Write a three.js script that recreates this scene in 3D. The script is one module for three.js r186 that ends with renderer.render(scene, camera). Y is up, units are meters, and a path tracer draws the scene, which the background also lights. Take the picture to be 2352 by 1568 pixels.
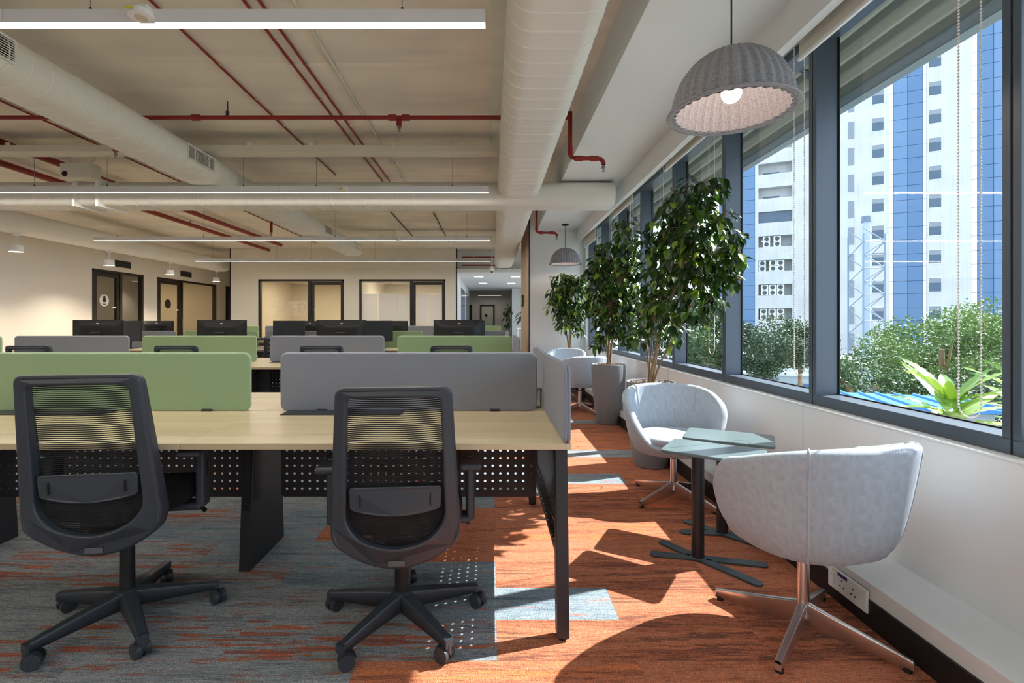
import * as THREE from 'three';
import { RoundedBoxGeometry } from 'three/addons/geometries/RoundedBoxGeometry.js';
import { mergeGeometries } from 'three/addons/utils/BufferGeometryUtils.js';
import { Brush, Evaluator, SUBTRACTION } from 'three-bvh-csg';
import { RectAreaLightUniformsLib } from 'three/addons/lights/RectAreaLightUniformsLib.js';
RectAreaLightUniformsLib.init();

// ---------- camera, sky, sun, exposure (metres, y up; the room runs towards -z) ----------
const scene = new THREE.Scene();
const EYE = 1.208;                                                    // height of the lens
const camera = new THREE.PerspectiveCamera(2 * Math.atan(784 / 1140) * 180 / Math.PI, 2352 / 1568, 0.05, 400);
camera.position.set(0, EYE, 0);
camera.lookAt(0, EYE, -10);
camera.setViewOffset(2352, 1568, 47, 44, 2352, 1568);                 // shifted lens: uprights stay upright
scene.background = new THREE.Color().setRGB(1.15, 1.3, 1.5);
const sun = new THREE.DirectionalLight(new THREE.Color().setRGB(1, 0.94, 0.86), 7.5);
sun.position.set(40, 40, -17);
sun.target.position.set(0, 0, -3);
sun.castShadow = true;
sun.shadow.mapSize.set(4096, 4096);
Object.assign(sun.shadow.camera, { left: -25, right: 25, top: 25, bottom: -25, near: 1, far: 140 });
scene.add(sun, sun.target);
const renderer = new THREE.WebGLRenderer({ antialias: true });
renderer.toneMapping = THREE.LinearToneMapping;
renderer.toneMappingExposure = 2.0;
renderer.shadowMap.enabled = true;
renderer.shadowMap.type = THREE.PCFSoftShadowMap;

// ---------- helpers ----------
let seed = 12345;
const rnd = () => { seed = (seed * 1664525 + 1013904223) >>> 0; return seed / 4294967296; };
const rr = (a, b) => a + (b - a) * rnd();
const pick = (a) => a[Math.floor(rnd() * a.length)];
const V = (x, y, z) => new THREE.Vector3(x, y, z);
const taken = new Map();
function numbered(name) {
  const n = taken.get(name) ?? 0; taken.set(name, n + 1);
  return n ? name + '_' + String(n).padStart(3, '0') : name;
}
function tag(o, label, category, group, kind) {
  o.userData.label = label; o.userData.category = category;
  if (group) o.userData.group = group;
  if (kind) o.userData.kind = kind;
  return o;
}
function thing(name, label, category, pos = [0, 0, 0], turn = 0, group, kind) {
  const o = new THREE.Group(); o.name = numbered(name); scene.add(o);
  o.position.set(...pos); o.rotation.y = turn;
  return tag(o, label, category, group, kind);
}
function shade(m) { m.castShadow = true; m.receiveShadow = true; return m; }
function part(parent, name, geo, material, label) {
  const m = shade(new THREE.Mesh(Array.isArray(geo) ? join(geo) : geo, material)); m.name = name;
  if (label) m.userData.label = label;
  parent.add(m); return m;
}
function solo(name, geo, material, label, category, group, kind) {
  const m = shade(new THREE.Mesh(Array.isArray(geo) ? join(geo) : geo, material)); m.name = numbered(name);
  scene.add(m); return tag(m, label, category, group, kind);
}
function copyOf(src, base, pos, turn, label) {
  const c = src.clone(); c.name = numbered(base); scene.add(c);
  c.position.set(...pos); if (turn !== undefined) c.rotation.y = turn;
  if (label) c.userData.label = label;
  return c;
}
function plain(g) {
  const q = g.index ? g.toNonIndexed() : g.clone();
  for (const k of Object.keys(q.attributes)) if (!['position', 'normal', 'uv'].includes(k)) q.deleteAttribute(k);
  if (!q.attributes.uv) q.setAttribute('uv', new THREE.BufferAttribute(new Float32Array(q.attributes.position.count * 2), 2));
  return q;
}
const join = (list) => mergeGeometries(list.map(plain));
const box = (w, h, d, x = 0, y = 0, z = 0) => new THREE.BoxGeometry(w, h, d).translate(x, y, z);
const span = (x0, x1, y0, y1, z0, z1) => box(Math.abs(x1 - x0), Math.abs(y1 - y0), Math.abs(z1 - z0), (x0 + x1) / 2, (y0 + y1) / 2, (z0 + z1) / 2);
const rbox = (w, h, d, r, x = 0, y = 0, z = 0, s = 2) => new RoundedBoxGeometry(w, h, d, s, r).translate(x, y, z);
const cyl = (r0, r1, h, x = 0, y = 0, z = 0, s = 20) => new THREE.CylinderGeometry(r0, r1, h, s).translate(x, y, z);
function rod(a, b, r, s = 10, r2 = r) {
  const A = V(...a), B = V(...b), d = B.clone().sub(A), g = new THREE.CylinderGeometry(r2, r, d.length(), s);
  g.applyQuaternion(new THREE.Quaternion().setFromUnitVectors(V(0, 1, 0), d.normalize()));
  return g.translate((A.x + B.x) / 2 + 0 * d.x, (A.y + B.y) / 2, (A.z + B.z) / 2);
}
const tube = (pts, r, n = 24, s = 8, closed = false, tension = 0.5) => new THREE.TubeGeometry(new THREE.CatmullRomCurve3(pts.map((p) => V(...p)), closed, 'catmullrom', tension), n, r, s, closed);
function rrShape(w, h, r, cx = 0, cy = 0, T = THREE.Shape) {
  const s = new T(), x = cx - w / 2, y = cy - h / 2;
  s.moveTo(x + r, y); s.lineTo(x + w - r, y); s.absarc(x + w - r, y + r, r, -Math.PI / 2, 0);
  s.lineTo(x + w, y + h - r); s.absarc(x + w - r, y + h - r, r, 0, Math.PI / 2);
  s.lineTo(x + r, y + h); s.absarc(x + r, y + h - r, r, Math.PI / 2, Math.PI);
  s.lineTo(x, y + r); s.absarc(x + r, y + r, r, Math.PI, Math.PI * 1.5);
  return s;
}
function ext(shape, depth, bevel = 0, curve = 6, bs = 2) {           // centred on z
  const g = new THREE.ExtrudeGeometry(shape, { depth: depth - 2 * bevel, bevelEnabled: bevel > 0, bevelSize: bevel, bevelThickness: bevel, bevelOffset: -bevel, bevelSegments: bs, curveSegments: curve });
  return g.translate(0, 0, -(depth - 2 * bevel) / 2);
}
const lathe = (pts, s = 32) => new THREE.LatheGeometry(pts.map((p) => new THREE.Vector2(...p)), s);
const lerpKeys = (keys, x) => {
  for (let i = 1; i < keys.length; i++) if (x <= keys[i][0]) { const [a, b] = keys[i - 1], [c, d] = keys[i], t = Math.max(0, (x - a) / (c - a)), u = t * t * (3 - 2 * t); return b + (d - b) * u; }
  return keys[keys.length - 1][1];
};
function grid(nu, nv, f, uw = 1, vw = 1) {                            // f(u, v) -> [x, y, z]
  const p = [], uv = [], ix = [];
  for (let j = 0; j <= nv; j++) for (let i = 0; i <= nu; i++) { p.push(...f(i / nu, j / nv)); uv.push(i / nu * uw, j / nv * vw); }
  for (let j = 0; j < nv; j++) for (let i = 0; i < nu; i++) { const a = j * (nu + 1) + i, b = a + 1, c = a + nu + 1, d = c + 1; ix.push(a, b, d, a, d, c); }
  const g = new THREE.BufferGeometry();
  g.setAttribute('position', new THREE.Float32BufferAttribute(p, 3)); g.setAttribute('uv', new THREE.Float32BufferAttribute(uv, 2)); g.setIndex(ix); g.computeVertexNormals();
  return g;
}

// ---------- textures ----------
function hash(x, y, s) { let h = (x * 374761393 + y * 668265263 + s * 2147483647) | 0; h = Math.imul(h ^ (h >>> 13), 1274126177); return ((h ^ (h >>> 16)) >>> 0) / 4294967296; }
function vnoise(x, y, s, px = 1e9) {
  const xi = Math.floor(x), yi = Math.floor(y), fx = x - xi, fy = y - yi, u = fx * fx * (3 - 2 * fx), v = fy * fy * (3 - 2 * fy), w = (k) => ((k % px) + px) % px;
  const a = hash(w(xi), yi, s), b = hash(w(xi + 1), yi, s), c = hash(w(xi), yi + 1, s), d = hash(w(xi + 1), yi + 1, s);
  return a + (b - a) * u + (c - a) * v + (a - b - c + d) * u * v;
}
function texture(w, h, f, srgb = true) {
  const d = new Uint8Array(w * h * 4);
  for (let y = 0; y < h; y++) for (let x = 0; x < w; x++) { const c = f(x, y), i = (y * w + x) * 4; for (let k = 0; k < 3; k++) d[i + k] = Math.max(0, Math.min(255, c[k])); d[i + 3] = 255; }
  const t = new THREE.DataTexture(d, w, h); t.wrapS = t.wrapT = THREE.RepeatWrapping; t.magFilter = THREE.LinearFilter; t.minFilter = THREE.LinearMipmapLinearFilter; t.generateMipmaps = true;
  if (srgb) t.colorSpace = THREE.SRGBColorSpace;
  t.needsUpdate = true; return t;
}
const mix3 = (a, b, t) => [a[0] + (b[0] - a[0]) * t, a[1] + (b[1] - a[1]) * t, a[2] + (b[2] - a[2]) * t];
const grey = (v) => [v, v, v];
// woven loop-pile carpet: long horizontal runs of yarn in several dyes
function carpet(s, dyes, accent, share) {
  return texture(1024, 256, (x, y) => {
    const run = vnoise(x / 64, y / 3.2, s) * 0.45 + vnoise(x / 20, y / 1.8, s + 7) * 0.35 + vnoise(x / 5, y / 2.2, s + 8) * 0.2;
    const band = vnoise(x / 300, y / 30, s + 3);
    let t = Math.min(0.999, Math.max(0, (run * 0.72 + band * 0.28 - 0.5) * 1.7 + 0.5)) * (dyes.length - 1);
    let c = mix3(dyes[Math.floor(t)], dyes[Math.floor(t) + 1], t - Math.floor(t));
    if (accent) {
      const q = vnoise(x / 190, y / 15, s + 21) * 0.62 + vnoise(x / 40, y / 3.2, s + 22) * 0.28 + vnoise(x / 6, y / 3, s + 23) * 0.1;
      const k = Math.min(1, Math.max(0, (q - (1 - share)) * 9)); c = mix3(c, accent[Math.floor(hash(0, Math.floor(y / 9), s) * accent.length)], k * 0.85);
    }
    const pile = 0.66 + 0.26 * hash(x, y, s + 50) + 0.42 * hash(x >> 1, y >> 1, s + 51);
    return [c[0] * pile, c[1] * pile, c[2] * pile];
  });
}
const pileBump = texture(512, 256, (x, y) => grey(60 + 195 * (0.55 * hash(x, y, 90) + 0.45 * hash(x >> 1, y >> 1, 91))), false);
const slate = [[90, 95, 102], [120, 126, 132], [142, 148, 152], [162, 167, 170], [106, 111, 118]], rust = [[118, 68, 50], [160, 92, 66], [186, 110, 76], [198, 128, 96], [142, 82, 62]];
const carpetGrey = [carpet(1, slate), carpet(2, slate, [[176, 84, 52]], 0.40), carpet(3, slate, [[150, 78, 60], [196, 92, 50]], 0.47), carpet(4, slate, [[160, 90, 70]], 0.33)];
const carpetRust = [carpet(11, rust), carpet(12, rust, [[216, 122, 70]], 0.42), carpet(13, rust, [[116, 72, 56]], 0.42)];
const carpetBlue = [carpet(15, [[84, 98, 112], [120, 136, 148], [138, 152, 160], [158, 170, 176]], [[176, 110, 96]], 0.3)];
const woodTex = texture(1024, 512, (x, y) => {
  const w = y + 6 * vnoise(x / 260, y / 60, 31), g = vnoise(x / 420, w / 5, 32) * 0.5 + vnoise(x / 120, w / 2, 33) * 0.25 + vnoise(x / 700, w / 34, 34) * 0.25;
  return mix3([200, 184, 150], [224, 210, 180], Math.min(1, Math.max(0, (g - 0.28) * 1.9)));
});
const feltTex = texture(512, 512, (x, y) => grey(178 + 70 * (vnoise(x / 3, y / 3, 41) - 0.5) + 90 * (vnoise(x / 11, y / 11, 42) - 0.5) + 40 * (hash(x, y, 43) - 0.5)));
const tweedTex = texture(512, 512, (x, y) => { const v = 208 + 34 * (vnoise(x / 5, y / 1.6, 45) - 0.5) + 24 * (vnoise(x / 1.6, y / 5, 46) - 0.5) + 16 * (vnoise(x / 60, y / 60, 47) - 0.5); return [v * 0.955, v * 0.99, v * 1.02]; });
const clothBump = texture(256, 256, (x, y) => grey(128 + 110 * (0.5 * (Math.sin(x * 1.57) * Math.sin(y * 1.57)) + hash(x, y, 48) - 0.5)), false);
const plasterBump = texture(512, 512, (x, y) => grey(128 + 90 * (vnoise(x / 14, y / 14, 51) - 0.5) + 60 * (vnoise(x / 4, y / 4, 52) - 0.5)), false);
const slabTex = texture(512, 512, (x, y) => { const v = 1 + 0.05 * (vnoise(x / 90, y / 12, 55) - 0.5) + 0.06 * (vnoise(x / 40, y / 40, 56) - 0.5); return [230 * v, 223 * v, 208 * v]; });
const facadeTex = texture(512, 512, (x, y) => { const v = 1 - 0.07 * Math.max(0, vnoise(x / 5, y / 90, 58) - 0.45) - 0.05 * vnoise(x / 60, y / 60, 59); return [238 * v, 238 * v, 236 * v]; });
const barkTex = texture(128, 256, (x, y) => mix3([120, 98, 74], [168, 146, 116], vnoise(x / 9, y / 30, 61) * 0.6 + vnoise(x / 3, y / 8, 62) * 0.4));
const rep = (t, a, b) => { const c = t.clone(); c.repeat.set(a, b); c.needsUpdate = true; return c; };

// ---------- materials ----------
const std = (color, roughness = 0.6, o = {}) => new THREE.MeshStandardMaterial({ color, roughness, side: THREE.DoubleSide, ...o });
const phy = (color, roughness, o = {}) => new THREE.MeshPhysicalMaterial({ color, roughness, side: THREE.DoubleSide, ...o });
const glow = (r, g, b, k) => new THREE.MeshStandardMaterial({ color: 0x000000, roughness: 1, emissive: new THREE.Color().setRGB(r, g, b), emissiveIntensity: k });
const M = {
  slab: std(0xffffff, 0.9, { map: rep(slabTex, 3, 5), bumpMap: plasterBump, bumpScale: 0.002 }),
  gypsum: std(0xe6e9ea, 0.85), wall: std(0xe4ded3, 0.85), white: std(0xeceeee, 0.55), sill: std(0xe1e5e8, 0.5),
  duct: std(0xe5e4dd, 0.5), ductSeam: std(0xf0ede5, 0.5), lampBody: std(0xe2e4e8, 0.4),
  red: std(0x8c1d14, 0.4), steel: std(0x9a9a96, 0.35, { metalness: 0.7 }), tray: std(0xdcd8ca, 0.5), cable: std(0x3a3a38, 0.7),
  frame: phy(0x525d69, 0.38, { metalness: 0.25 }), gasket: std(0x101113, 0.8), black: std(0x17171a, 0.45), skirting: std(0x1c1a1c, 0.5),
  timber: std(0xb99c7d, 0.6), doorFrame: std(0x231c16, 0.5), chrome: phy(0xe6e6e8, 0.3, { metalness: 1 }),
  plastic: phy(0x343a42, 0.42), plasticDark: std(0x15161a, 0.55), mesh: std(0x0d0e10, 0.8), seatFabric: std(0x0c0c0e, 0.95, { bumpMap: rep(clothBump, 3, 3), bumpScale: 0.001 }),
  wood: phy(0xefece6, 0.38, { map: woodTex, clearcoat: 0.15, clearcoatRoughness: 0.3 }), woodEdge: std(0xd6c8a8, 0.5), legMetal: std(0x2a2c31, 0.45), perforated: std(0x26262b, 0.5),
  screenGrey: std(0x868b97, 0.9, { bumpMap: rep(clothBump, 8, 3), bumpScale: 0.0006 }), screenGreen: std(0x93ad86, 0.9, { bumpMap: rep(clothBump, 8, 3), bumpScale: 0.0006 }),
  pipingGrey: std(0xb9bbc2, 0.8), pipingGreen: std(0xb8cdb0, 0.8),
  tweed: std(0xe6ebf2, 0.95, { map: rep(tweedTex, 5, 3), bumpMap: rep(clothBump, 14, 9), bumpScale: 0.0008 }), seamThread: std(0xb5bcc6, 0.9),
  pot: std(0x7d8086, 0.6), tableTop: phy(0x5f7072, 0.3), tableMetal: phy(0x45545a, 0.35, { metalness: 0.2 }), tablePost: phy(0x25272a, 0.35),
  felt: std(0xcfcfd4, 1, { map: rep(feltTex, 4, 2) }), bark: std(0xffffff, 0.85, { map: barkTex }),
  leafDark: phy(0x29441a, 0.34, { transmission: 0.25, thickness: 0, specularIntensity: 0.8 }), leafMid: phy(0x486f20, 0.34, { transmission: 0.42, thickness: 0, specularIntensity: 0.8 }), leafLight: phy(0x9cbc2c, 0.4, { transmission: 0.55, thickness: 0 }),
  screenOff: phy(0x2a313b, 0.35), monitorBack: phy(0x17181a, 0.35), badge: std(0xd9dbdc, 0.4), standGrey: std(0x85878a, 0.4, { metalness: 0.5 }),
  pane: phy(0xf4fbff, 0.02, { transmission: 1, thickness: 0, ior: 1.5 }), blind: std(0xe6e2d4, 0.9), cord: std(0x26211e, 0.7), chain: std(0xf4f0f0, 0.35),
  gravel: std(0x9a8f84, 0.9), soil: std(0x3b312a, 1), label: std(0x55585c, 0.4), aluminium: std(0xb9bcc0, 0.3, { metalness: 0.8 }),
};
// ---------- the room's shell ----------
const CEIL = 3.3, WALL_L = -9.0, WALL_R = 1.752, FAR = -14.1, NEAR = 6.82;
const struct = (name, geo, m, label, category) => { const o = shade(new THREE.Mesh(Array.isArray(geo) ? join(geo) : geo, m)); o.name = name; scene.add(o); return tag(o, label, category, undefined, 'structure'); };
function uvMetric(g, s = 1) {                                          // box-project uv in metres
  const p = g.attributes.position, n = g.attributes.normal, u = g.attributes.uv;
  for (let i = 0; i < p.count; i++) {
    const ax = Math.abs(n.getX(i)), ay = Math.abs(n.getY(i)), az = Math.abs(n.getZ(i));
    if (ay >= ax && ay >= az) u.setXY(i, p.getX(i) * s, -p.getZ(i) * s); else if (ax >= az) u.setXY(i, -p.getZ(i) * s, p.getY(i) * s); else u.setXY(i, p.getX(i) * s, p.getY(i) * s);
  }
  return g;
}
struct('ceiling', uvMetric(span(-12.4, 1.95, CEIL, CEIL + 0.2, NEAR + 0.2, -25.2), 0.25), std(0xffffff, 0.9, { map: slabTex, bumpMap: plasterBump, bumpScale: 0.002 }), 'cream painted concrete slab ceiling above the pipes and ducts', 'ceiling');
// carpet floor: planks laid in staggered courses
const floor = struct('floor', span(-12.4, 1.95, -0.2, -0.008, NEAR + 0.2, -25.2), std(0x55585c, 0.9), 'carpet plank floor in slate grey and rust orange', 'floor');
const carpetMat = (t) => std(0xffffff, 1, { map: t, bumpMap: rep(pileBump, 2, 1), bumpScale: 0.004 });
const cGrey = carpetGrey.map(carpetMat), cRust = carpetRust.map(carpetMat), cBlue = carpetBlue.map(carpetMat);
const COURSE = 0.2435, D_FIRST = 1.53, X_LEFT = -3.98, X_RIGHT = 1.5;
const rustFrom = { '-2': -0.98, '-1': -0.98, 0: -0.48, 1: 0.02, 2: 0.52, 3: 0.02, 4: -0.48, 5: -0.98, 6: -0.48, 7: 0.02, 8: 0.52, 9: 1.02, 10: 0.52, 11: 0.02, 12: 1.02, 13: 0.02, 14: 0.52, 15: 0.02, 16: -0.48, 17: 0.02, 18: 1.02 };
const plankGeo = new Map();
function plank(w, u0, u1) {
  const k = w.toFixed(3) + u0.toFixed(3);
  if (!plankGeo.has(k)) { const g = box(w, 0.008, COURSE - 0.0006); const u = g.attributes.uv; for (let i = 0; i < u.count; i++) u.setX(i, u0 + (u1 - u0) * u.getX(i)); plankGeo.set(k, g); }
  return plankGeo.get(k);
}
for (let r = -2; r < 31; r++) {
  const edge = rustFrom[r] ?? [0.02, 0.52, -0.48, 0.02][(r * 7) % 4], start = (((r % 2) + 2) % 2) === 1 ? 0.02 : -0.48;
  for (let k = -4; k < 3; k++) {
    const a = start + k, x0 = Math.max(a, X_LEFT), x1 = Math.min(a + 1, X_RIGHT);
    if (x1 - x0 < 0.02) continue;
    const isRust = (x0 + x1) / 2 > edge, edgeBlue = !isRust && Math.abs(a + 1 - edge) < 0.1 && r > 1;
    const q = hash(r + 40, k + 40, 5);
    const m = isRust ? cRust[q < 0.45 ? 0 : q < 0.72 ? 1 : 2] : edgeBlue ? cBlue[0] : (r < 2 && q < 0.6) || q < 0.3 ? cGrey[2] : cGrey[q < 0.52 ? 0 : q < 0.8 ? 1 : 3];
    const g = part(floor, 'carpet_plank', plank(x1 - x0 - 0.0006, x0 - a, x1 - a), m);
    g.position.set((x0 + x1) / 2, -0.004, -(D_FIRST + (r + 0.5) * COURSE));
    if (q > 0.5) { g.rotation.y = Math.PI; }
  }
}
const dA = D_FIRST - 2 * COURSE, dB = D_FIRST + 31 * COURSE;
const field = part(floor, 'carpet_field', [uvMetric(span(-12.4, X_LEFT, -0.008, 0, NEAR, -25), 1), uvMetric(span(X_LEFT, X_RIGHT, -0.008, 0, NEAR, -dA), 1), uvMetric(span(X_LEFT, X_RIGHT, -0.008, 0, -dB, -25), 1)], carpetMat(rep(carpetGrey[1], 1, 4)));
field.userData.kind = 'stuff';

// window wall: sill wall, heads, soffits
struct('wall_right', [span(WALL_R, 1.97, -0.2, 0.748, NEAR, -9.3), span(1.80, 1.97, 2.84, CEIL, NEAR, -25.2), span(WALL_R, 1.97, -0.2, 0.748, -11.7, -25.2)], M.sill, 'white low wall and head of the window wall', 'wall');
struct('baseboard_right', [span(1.506, WALL_R, 0, 0.169, NEAR, -9.3)], M.sill, 'white boxed ledge running along the foot of the window wall', 'ledge');
struct('trim_1', [span(1.496, 1.507, 0.0, 0.1065, NEAR, -9.3)], M.skirting, 'black skirting strip at the foot of the window ledge', 'skirting');
struct('trim_2', [span(1.742, 1.80, 0.742, 0.749, NEAR, -9.3)], M.white, 'thin white lip below the window frames', 'sill');
struct('trim_3', [span(1.752, 1.755, 0.169, 0.742, -2.79, -2.793), span(1.7505, 1.7525, 0.169, 0.742, -2.7895, -2.7915), span(1.7505, 1.7525, 0.169, 0.742, -4.93, -4.932)], std(0x9d9d9b, 0.8), 'fine upright joints in the white sill wall', 'joint');
struct('ceiling_001', [span(0.90, 1.60, 2.936, 3.0, NEAR, -9.36), span(0.85, 0.90, 2.936, CEIL, NEAR, -9.36)], M.gypsum, 'white dropped plasterboard ceiling beside the windows', 'ceiling');
struct('trim_4', [span(1.60, 1.655, 2.72, 3.0, NEAR, -9.36), span(1.655, 1.80, 2.93, 3.0, NEAR, -9.36)], M.gypsum, 'white blind pelmet above the windows', 'pelmet');
// pier between the two window runs
const pier = struct('wall_pier', span(0.706, 1.97, 0, CEIL, -9.30, -11.7), M.white, 'white pier wall at the end of the lounge', 'wall');
part(pier, 'timber_face', span(0.696, 0.706, 0, CEIL - 0.02, -9.32, -11.7), M.timber, 'pale timber side face');
part(pier, 'edge_trim', span(0.694, 0.716, 0, CEIL - 0.02, -9.285, -9.32), M.black, 'black corner trim');
part(pier, 'joint', span(1.668, 1.674, 0.17, 2.72, -9.296, -9.302), std(0x8d8f90, 0.8));
// left wall with its openings
const HEAD = 2.43;
struct('wall_left', [span(WALL_L - 0.12, WALL_L, 0, CEIL, NEAR, -11.18), span(WALL_L - 0.12, WALL_L, 0, CEIL, -12.84, -13.36), span(WALL_L - 0.12, WALL_L, 0, CEIL, -16.23, -16.8), span(WALL_L - 0.12, WALL_L, 0, CEIL, -17.8, -20), span(WALL_L - 0.12, WALL_L, HEAD, CEIL, -11.18, -12.84), span(WALL_L - 0.12, WALL_L, HEAD, CEIL, -13.36, -16.23), span(WALL_L - 0.12, WALL_L, HEAD, CEIL, -16.8, -17.8)], M.wall, 'long cream wall on the left with glazed doors', 'wall');
struct('wall_left_rooms', [span(-12.4, -12.28, 0, CEIL, -10, -20.12), span(-12.4, WALL_L - 0.12, 0, CEIL, -10, -10.12), span(-12.4, WALL_L - 0.12, 0, CEIL, -13.04, -13.16), span(-12.4, WALL_L - 0.12, 0, CEIL, -16.4, -16.52), span(-12.4, -7.29, 0, CEIL, -20, -20.12), span(-12.28, WALL_L - 0.12, 2.6, 2.66, -10.12, -20)], M.wall, 'cream partitions of the rooms behind the left wall', 'wall');
struct('wall_far', [span(-7.41, -6.63, 0, CEIL, FAR, FAR - 0.12), span(-4.193, -3.76, 0, CEIL, FAR, FAR - 0.12), span(-1.311, -1.0, 0, CEIL, FAR, FAR - 0.12), span(-6.63, -4.193, HEAD, CEIL, FAR, FAR - 0.12), span(-3.76, -1.311, HEAD, CEIL, FAR, FAR - 0.12)], M.wall, 'cream end wall with two glazed meeting rooms', 'wall');
struct('trim_5', [span(-7.43, -7.405, 0, CEIL, FAR + 0.012, FAR - 0.12), span(-1.005, -0.98, 0, CEIL, FAR + 0.012, FAR - 0.12)], M.black, 'black upright corner trims of the end wall', 'trim');
struct('wall_far_rooms', [span(-7.41, -7.29, 0, CEIL, FAR - 0.12, -20), span(-4.03, -3.91, 0, CEIL, FAR - 0.12, -18.2), span(-7.29, -1.1, 0, CEIL, -18.2, -18.32), span(-7.29, -1.1, 2.62, 2.68, FAR - 0.12, -18.2)], M.wall, 'cream partitions of the meeting rooms', 'wall');
struct('wall_corridor', [span(-1.1, -1.0, 0, CEIL, FAR - 0.12, -22.3)], M.white, 'white corridor wall beside the meeting rooms', 'wall');
struct('wall_back', [span(-4, 1.97, 0, CEIL, -25, -25.2), span(-4.1, -4, 0, CEIL, -18.32, -25.2)], M.wall, 'cream wall at the far end of the corridor', 'wall');
struct('wall_near', [span(WALL_L - 0.12, 1.97, 0, CEIL, NEAR, NEAR + 0.12)], M.wall, 'cream wall behind the viewpoint', 'wall');
struct('ceiling_002', [span(-1.0, 1.80, 2.63, 2.72, FAR - 0.0, -22.2)], M.gypsum, 'white dropped corridor ceiling with downlights', 'ceiling');
struct('wall_above_corridor', span(-1.0, 1.80, 2.72, CEIL, -14.5, -14.6), M.white, 'white bulkhead above the corridor ceiling', 'wall');
struct('wall_column', [span(0.86, 1.752, 0, 2.63, -21, -21.4)], M.white, 'white column at the end of the corridor windows', 'column');
struct('trim_6', [span(0.835, 0.86, 0, 2.63, -20.99, -21.41)], M.black, 'black trim on the corridor column', 'trim');

// window bays
const PITCH = 1.066, JOINT0 = 1.719;
function windowBay(n, d, label) {
  const w = new THREE.Group(); w.name = 'window_' + n; scene.add(w); tag(w, label, 'window', undefined, 'structure');
  w.position.set(0, 0, -d);
  return w;
}
const gRailLow = join([rbox(0.135, 0.059, PITCH - 0.007, 0.003, 1.8675, 0.7775, -PITCH / 2)]), gRailTop = rbox(0.135, 0.055, PITCH - 0.007, 0.003, 1.8675, 2.8125, -PITCH / 2);
const gJambA = rbox(0.135, 2.0, 0.0285, 0.003, 1.8675, 1.797, -0.0178), gJambB = rbox(0.135, 2.0, 0.0285, 0.003, 1.8675, 1.797, -PITCH + 0.0178);
const gSpline = span(1.806, 1.95, 0.75, 2.84, 0.0035, -0.0035), gPane = new THREE.PlaneGeometry(PITCH - 0.05, 2.0).rotateY(-Math.PI / 2).translate(1.93, 1.797, -PITCH / 2);
const gBead = [span(1.92, 1.928, 0.807, 2.79, -0.032, -0.04), span(1.92, 1.928, 0.807, 2.79, -PITCH + 0.032, -PITCH + 0.04), span(1.92, 1.928, 0.807, 0.813, -0.04, -PITCH + 0.04)];
const gBeads = join(gBead);
const bays = [];
for (let k = -8; k < 7; k++) bays.push([JOINT0 + k * PITCH, k]);
let nWin = 0;
const bayWords = { 0: 'window nearest the viewpoint, its chain loop hanging at the right', 1: 'second window, behind the felt lamp, showing the slotted balconies', 2: 'third window, half hidden by the tall tree', 3: 'fourth window, behind the top of the tall tree', 4: 'fifth window along, behind the two trees', 5: 'sixth window along, almost hidden by leaves', 6: 'last window before the white pier' };
for (const [d, k] of bays) {
  const w = windowBay(++nWin, d, bayWords[k] ?? 'window of the lounge run behind the viewpoint');
  part(w, 'bottom_rail', gRailLow, M.frame); part(w, 'top_rail', gRailTop, M.frame); part(w, 'jamb', gJambA, M.frame); part(w, 'jamb', gJambB, M.frame);
  part(w, 'spline', gSpline, M.gasket); part(w, 'glazing_bead', gBeads, M.gasket); part(w, 'pane', gPane, M.pane);
}
for (let k = 0; k < 8; k++) {
  const w = windowBay(++nWin, 11.75 + k * PITCH, 'window of the corridor run beyond the pier');
  part(w, 'bottom_rail', gRailLow, M.frame); part(w, 'top_rail', gRailTop, M.frame); part(w, 'jamb', gJambA, M.frame); part(w, 'jamb', gJambB, M.frame); part(w, 'pane', gPane, M.pane);
}
struct('wall_window_end', [span(1.752, 1.97, 0.748, 2.84, -9.18, -9.3), span(1.752, 1.97, 0.748, 2.84, -20.3, -25)], M.sill, 'white return at the end of the window runs', 'wall');

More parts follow.
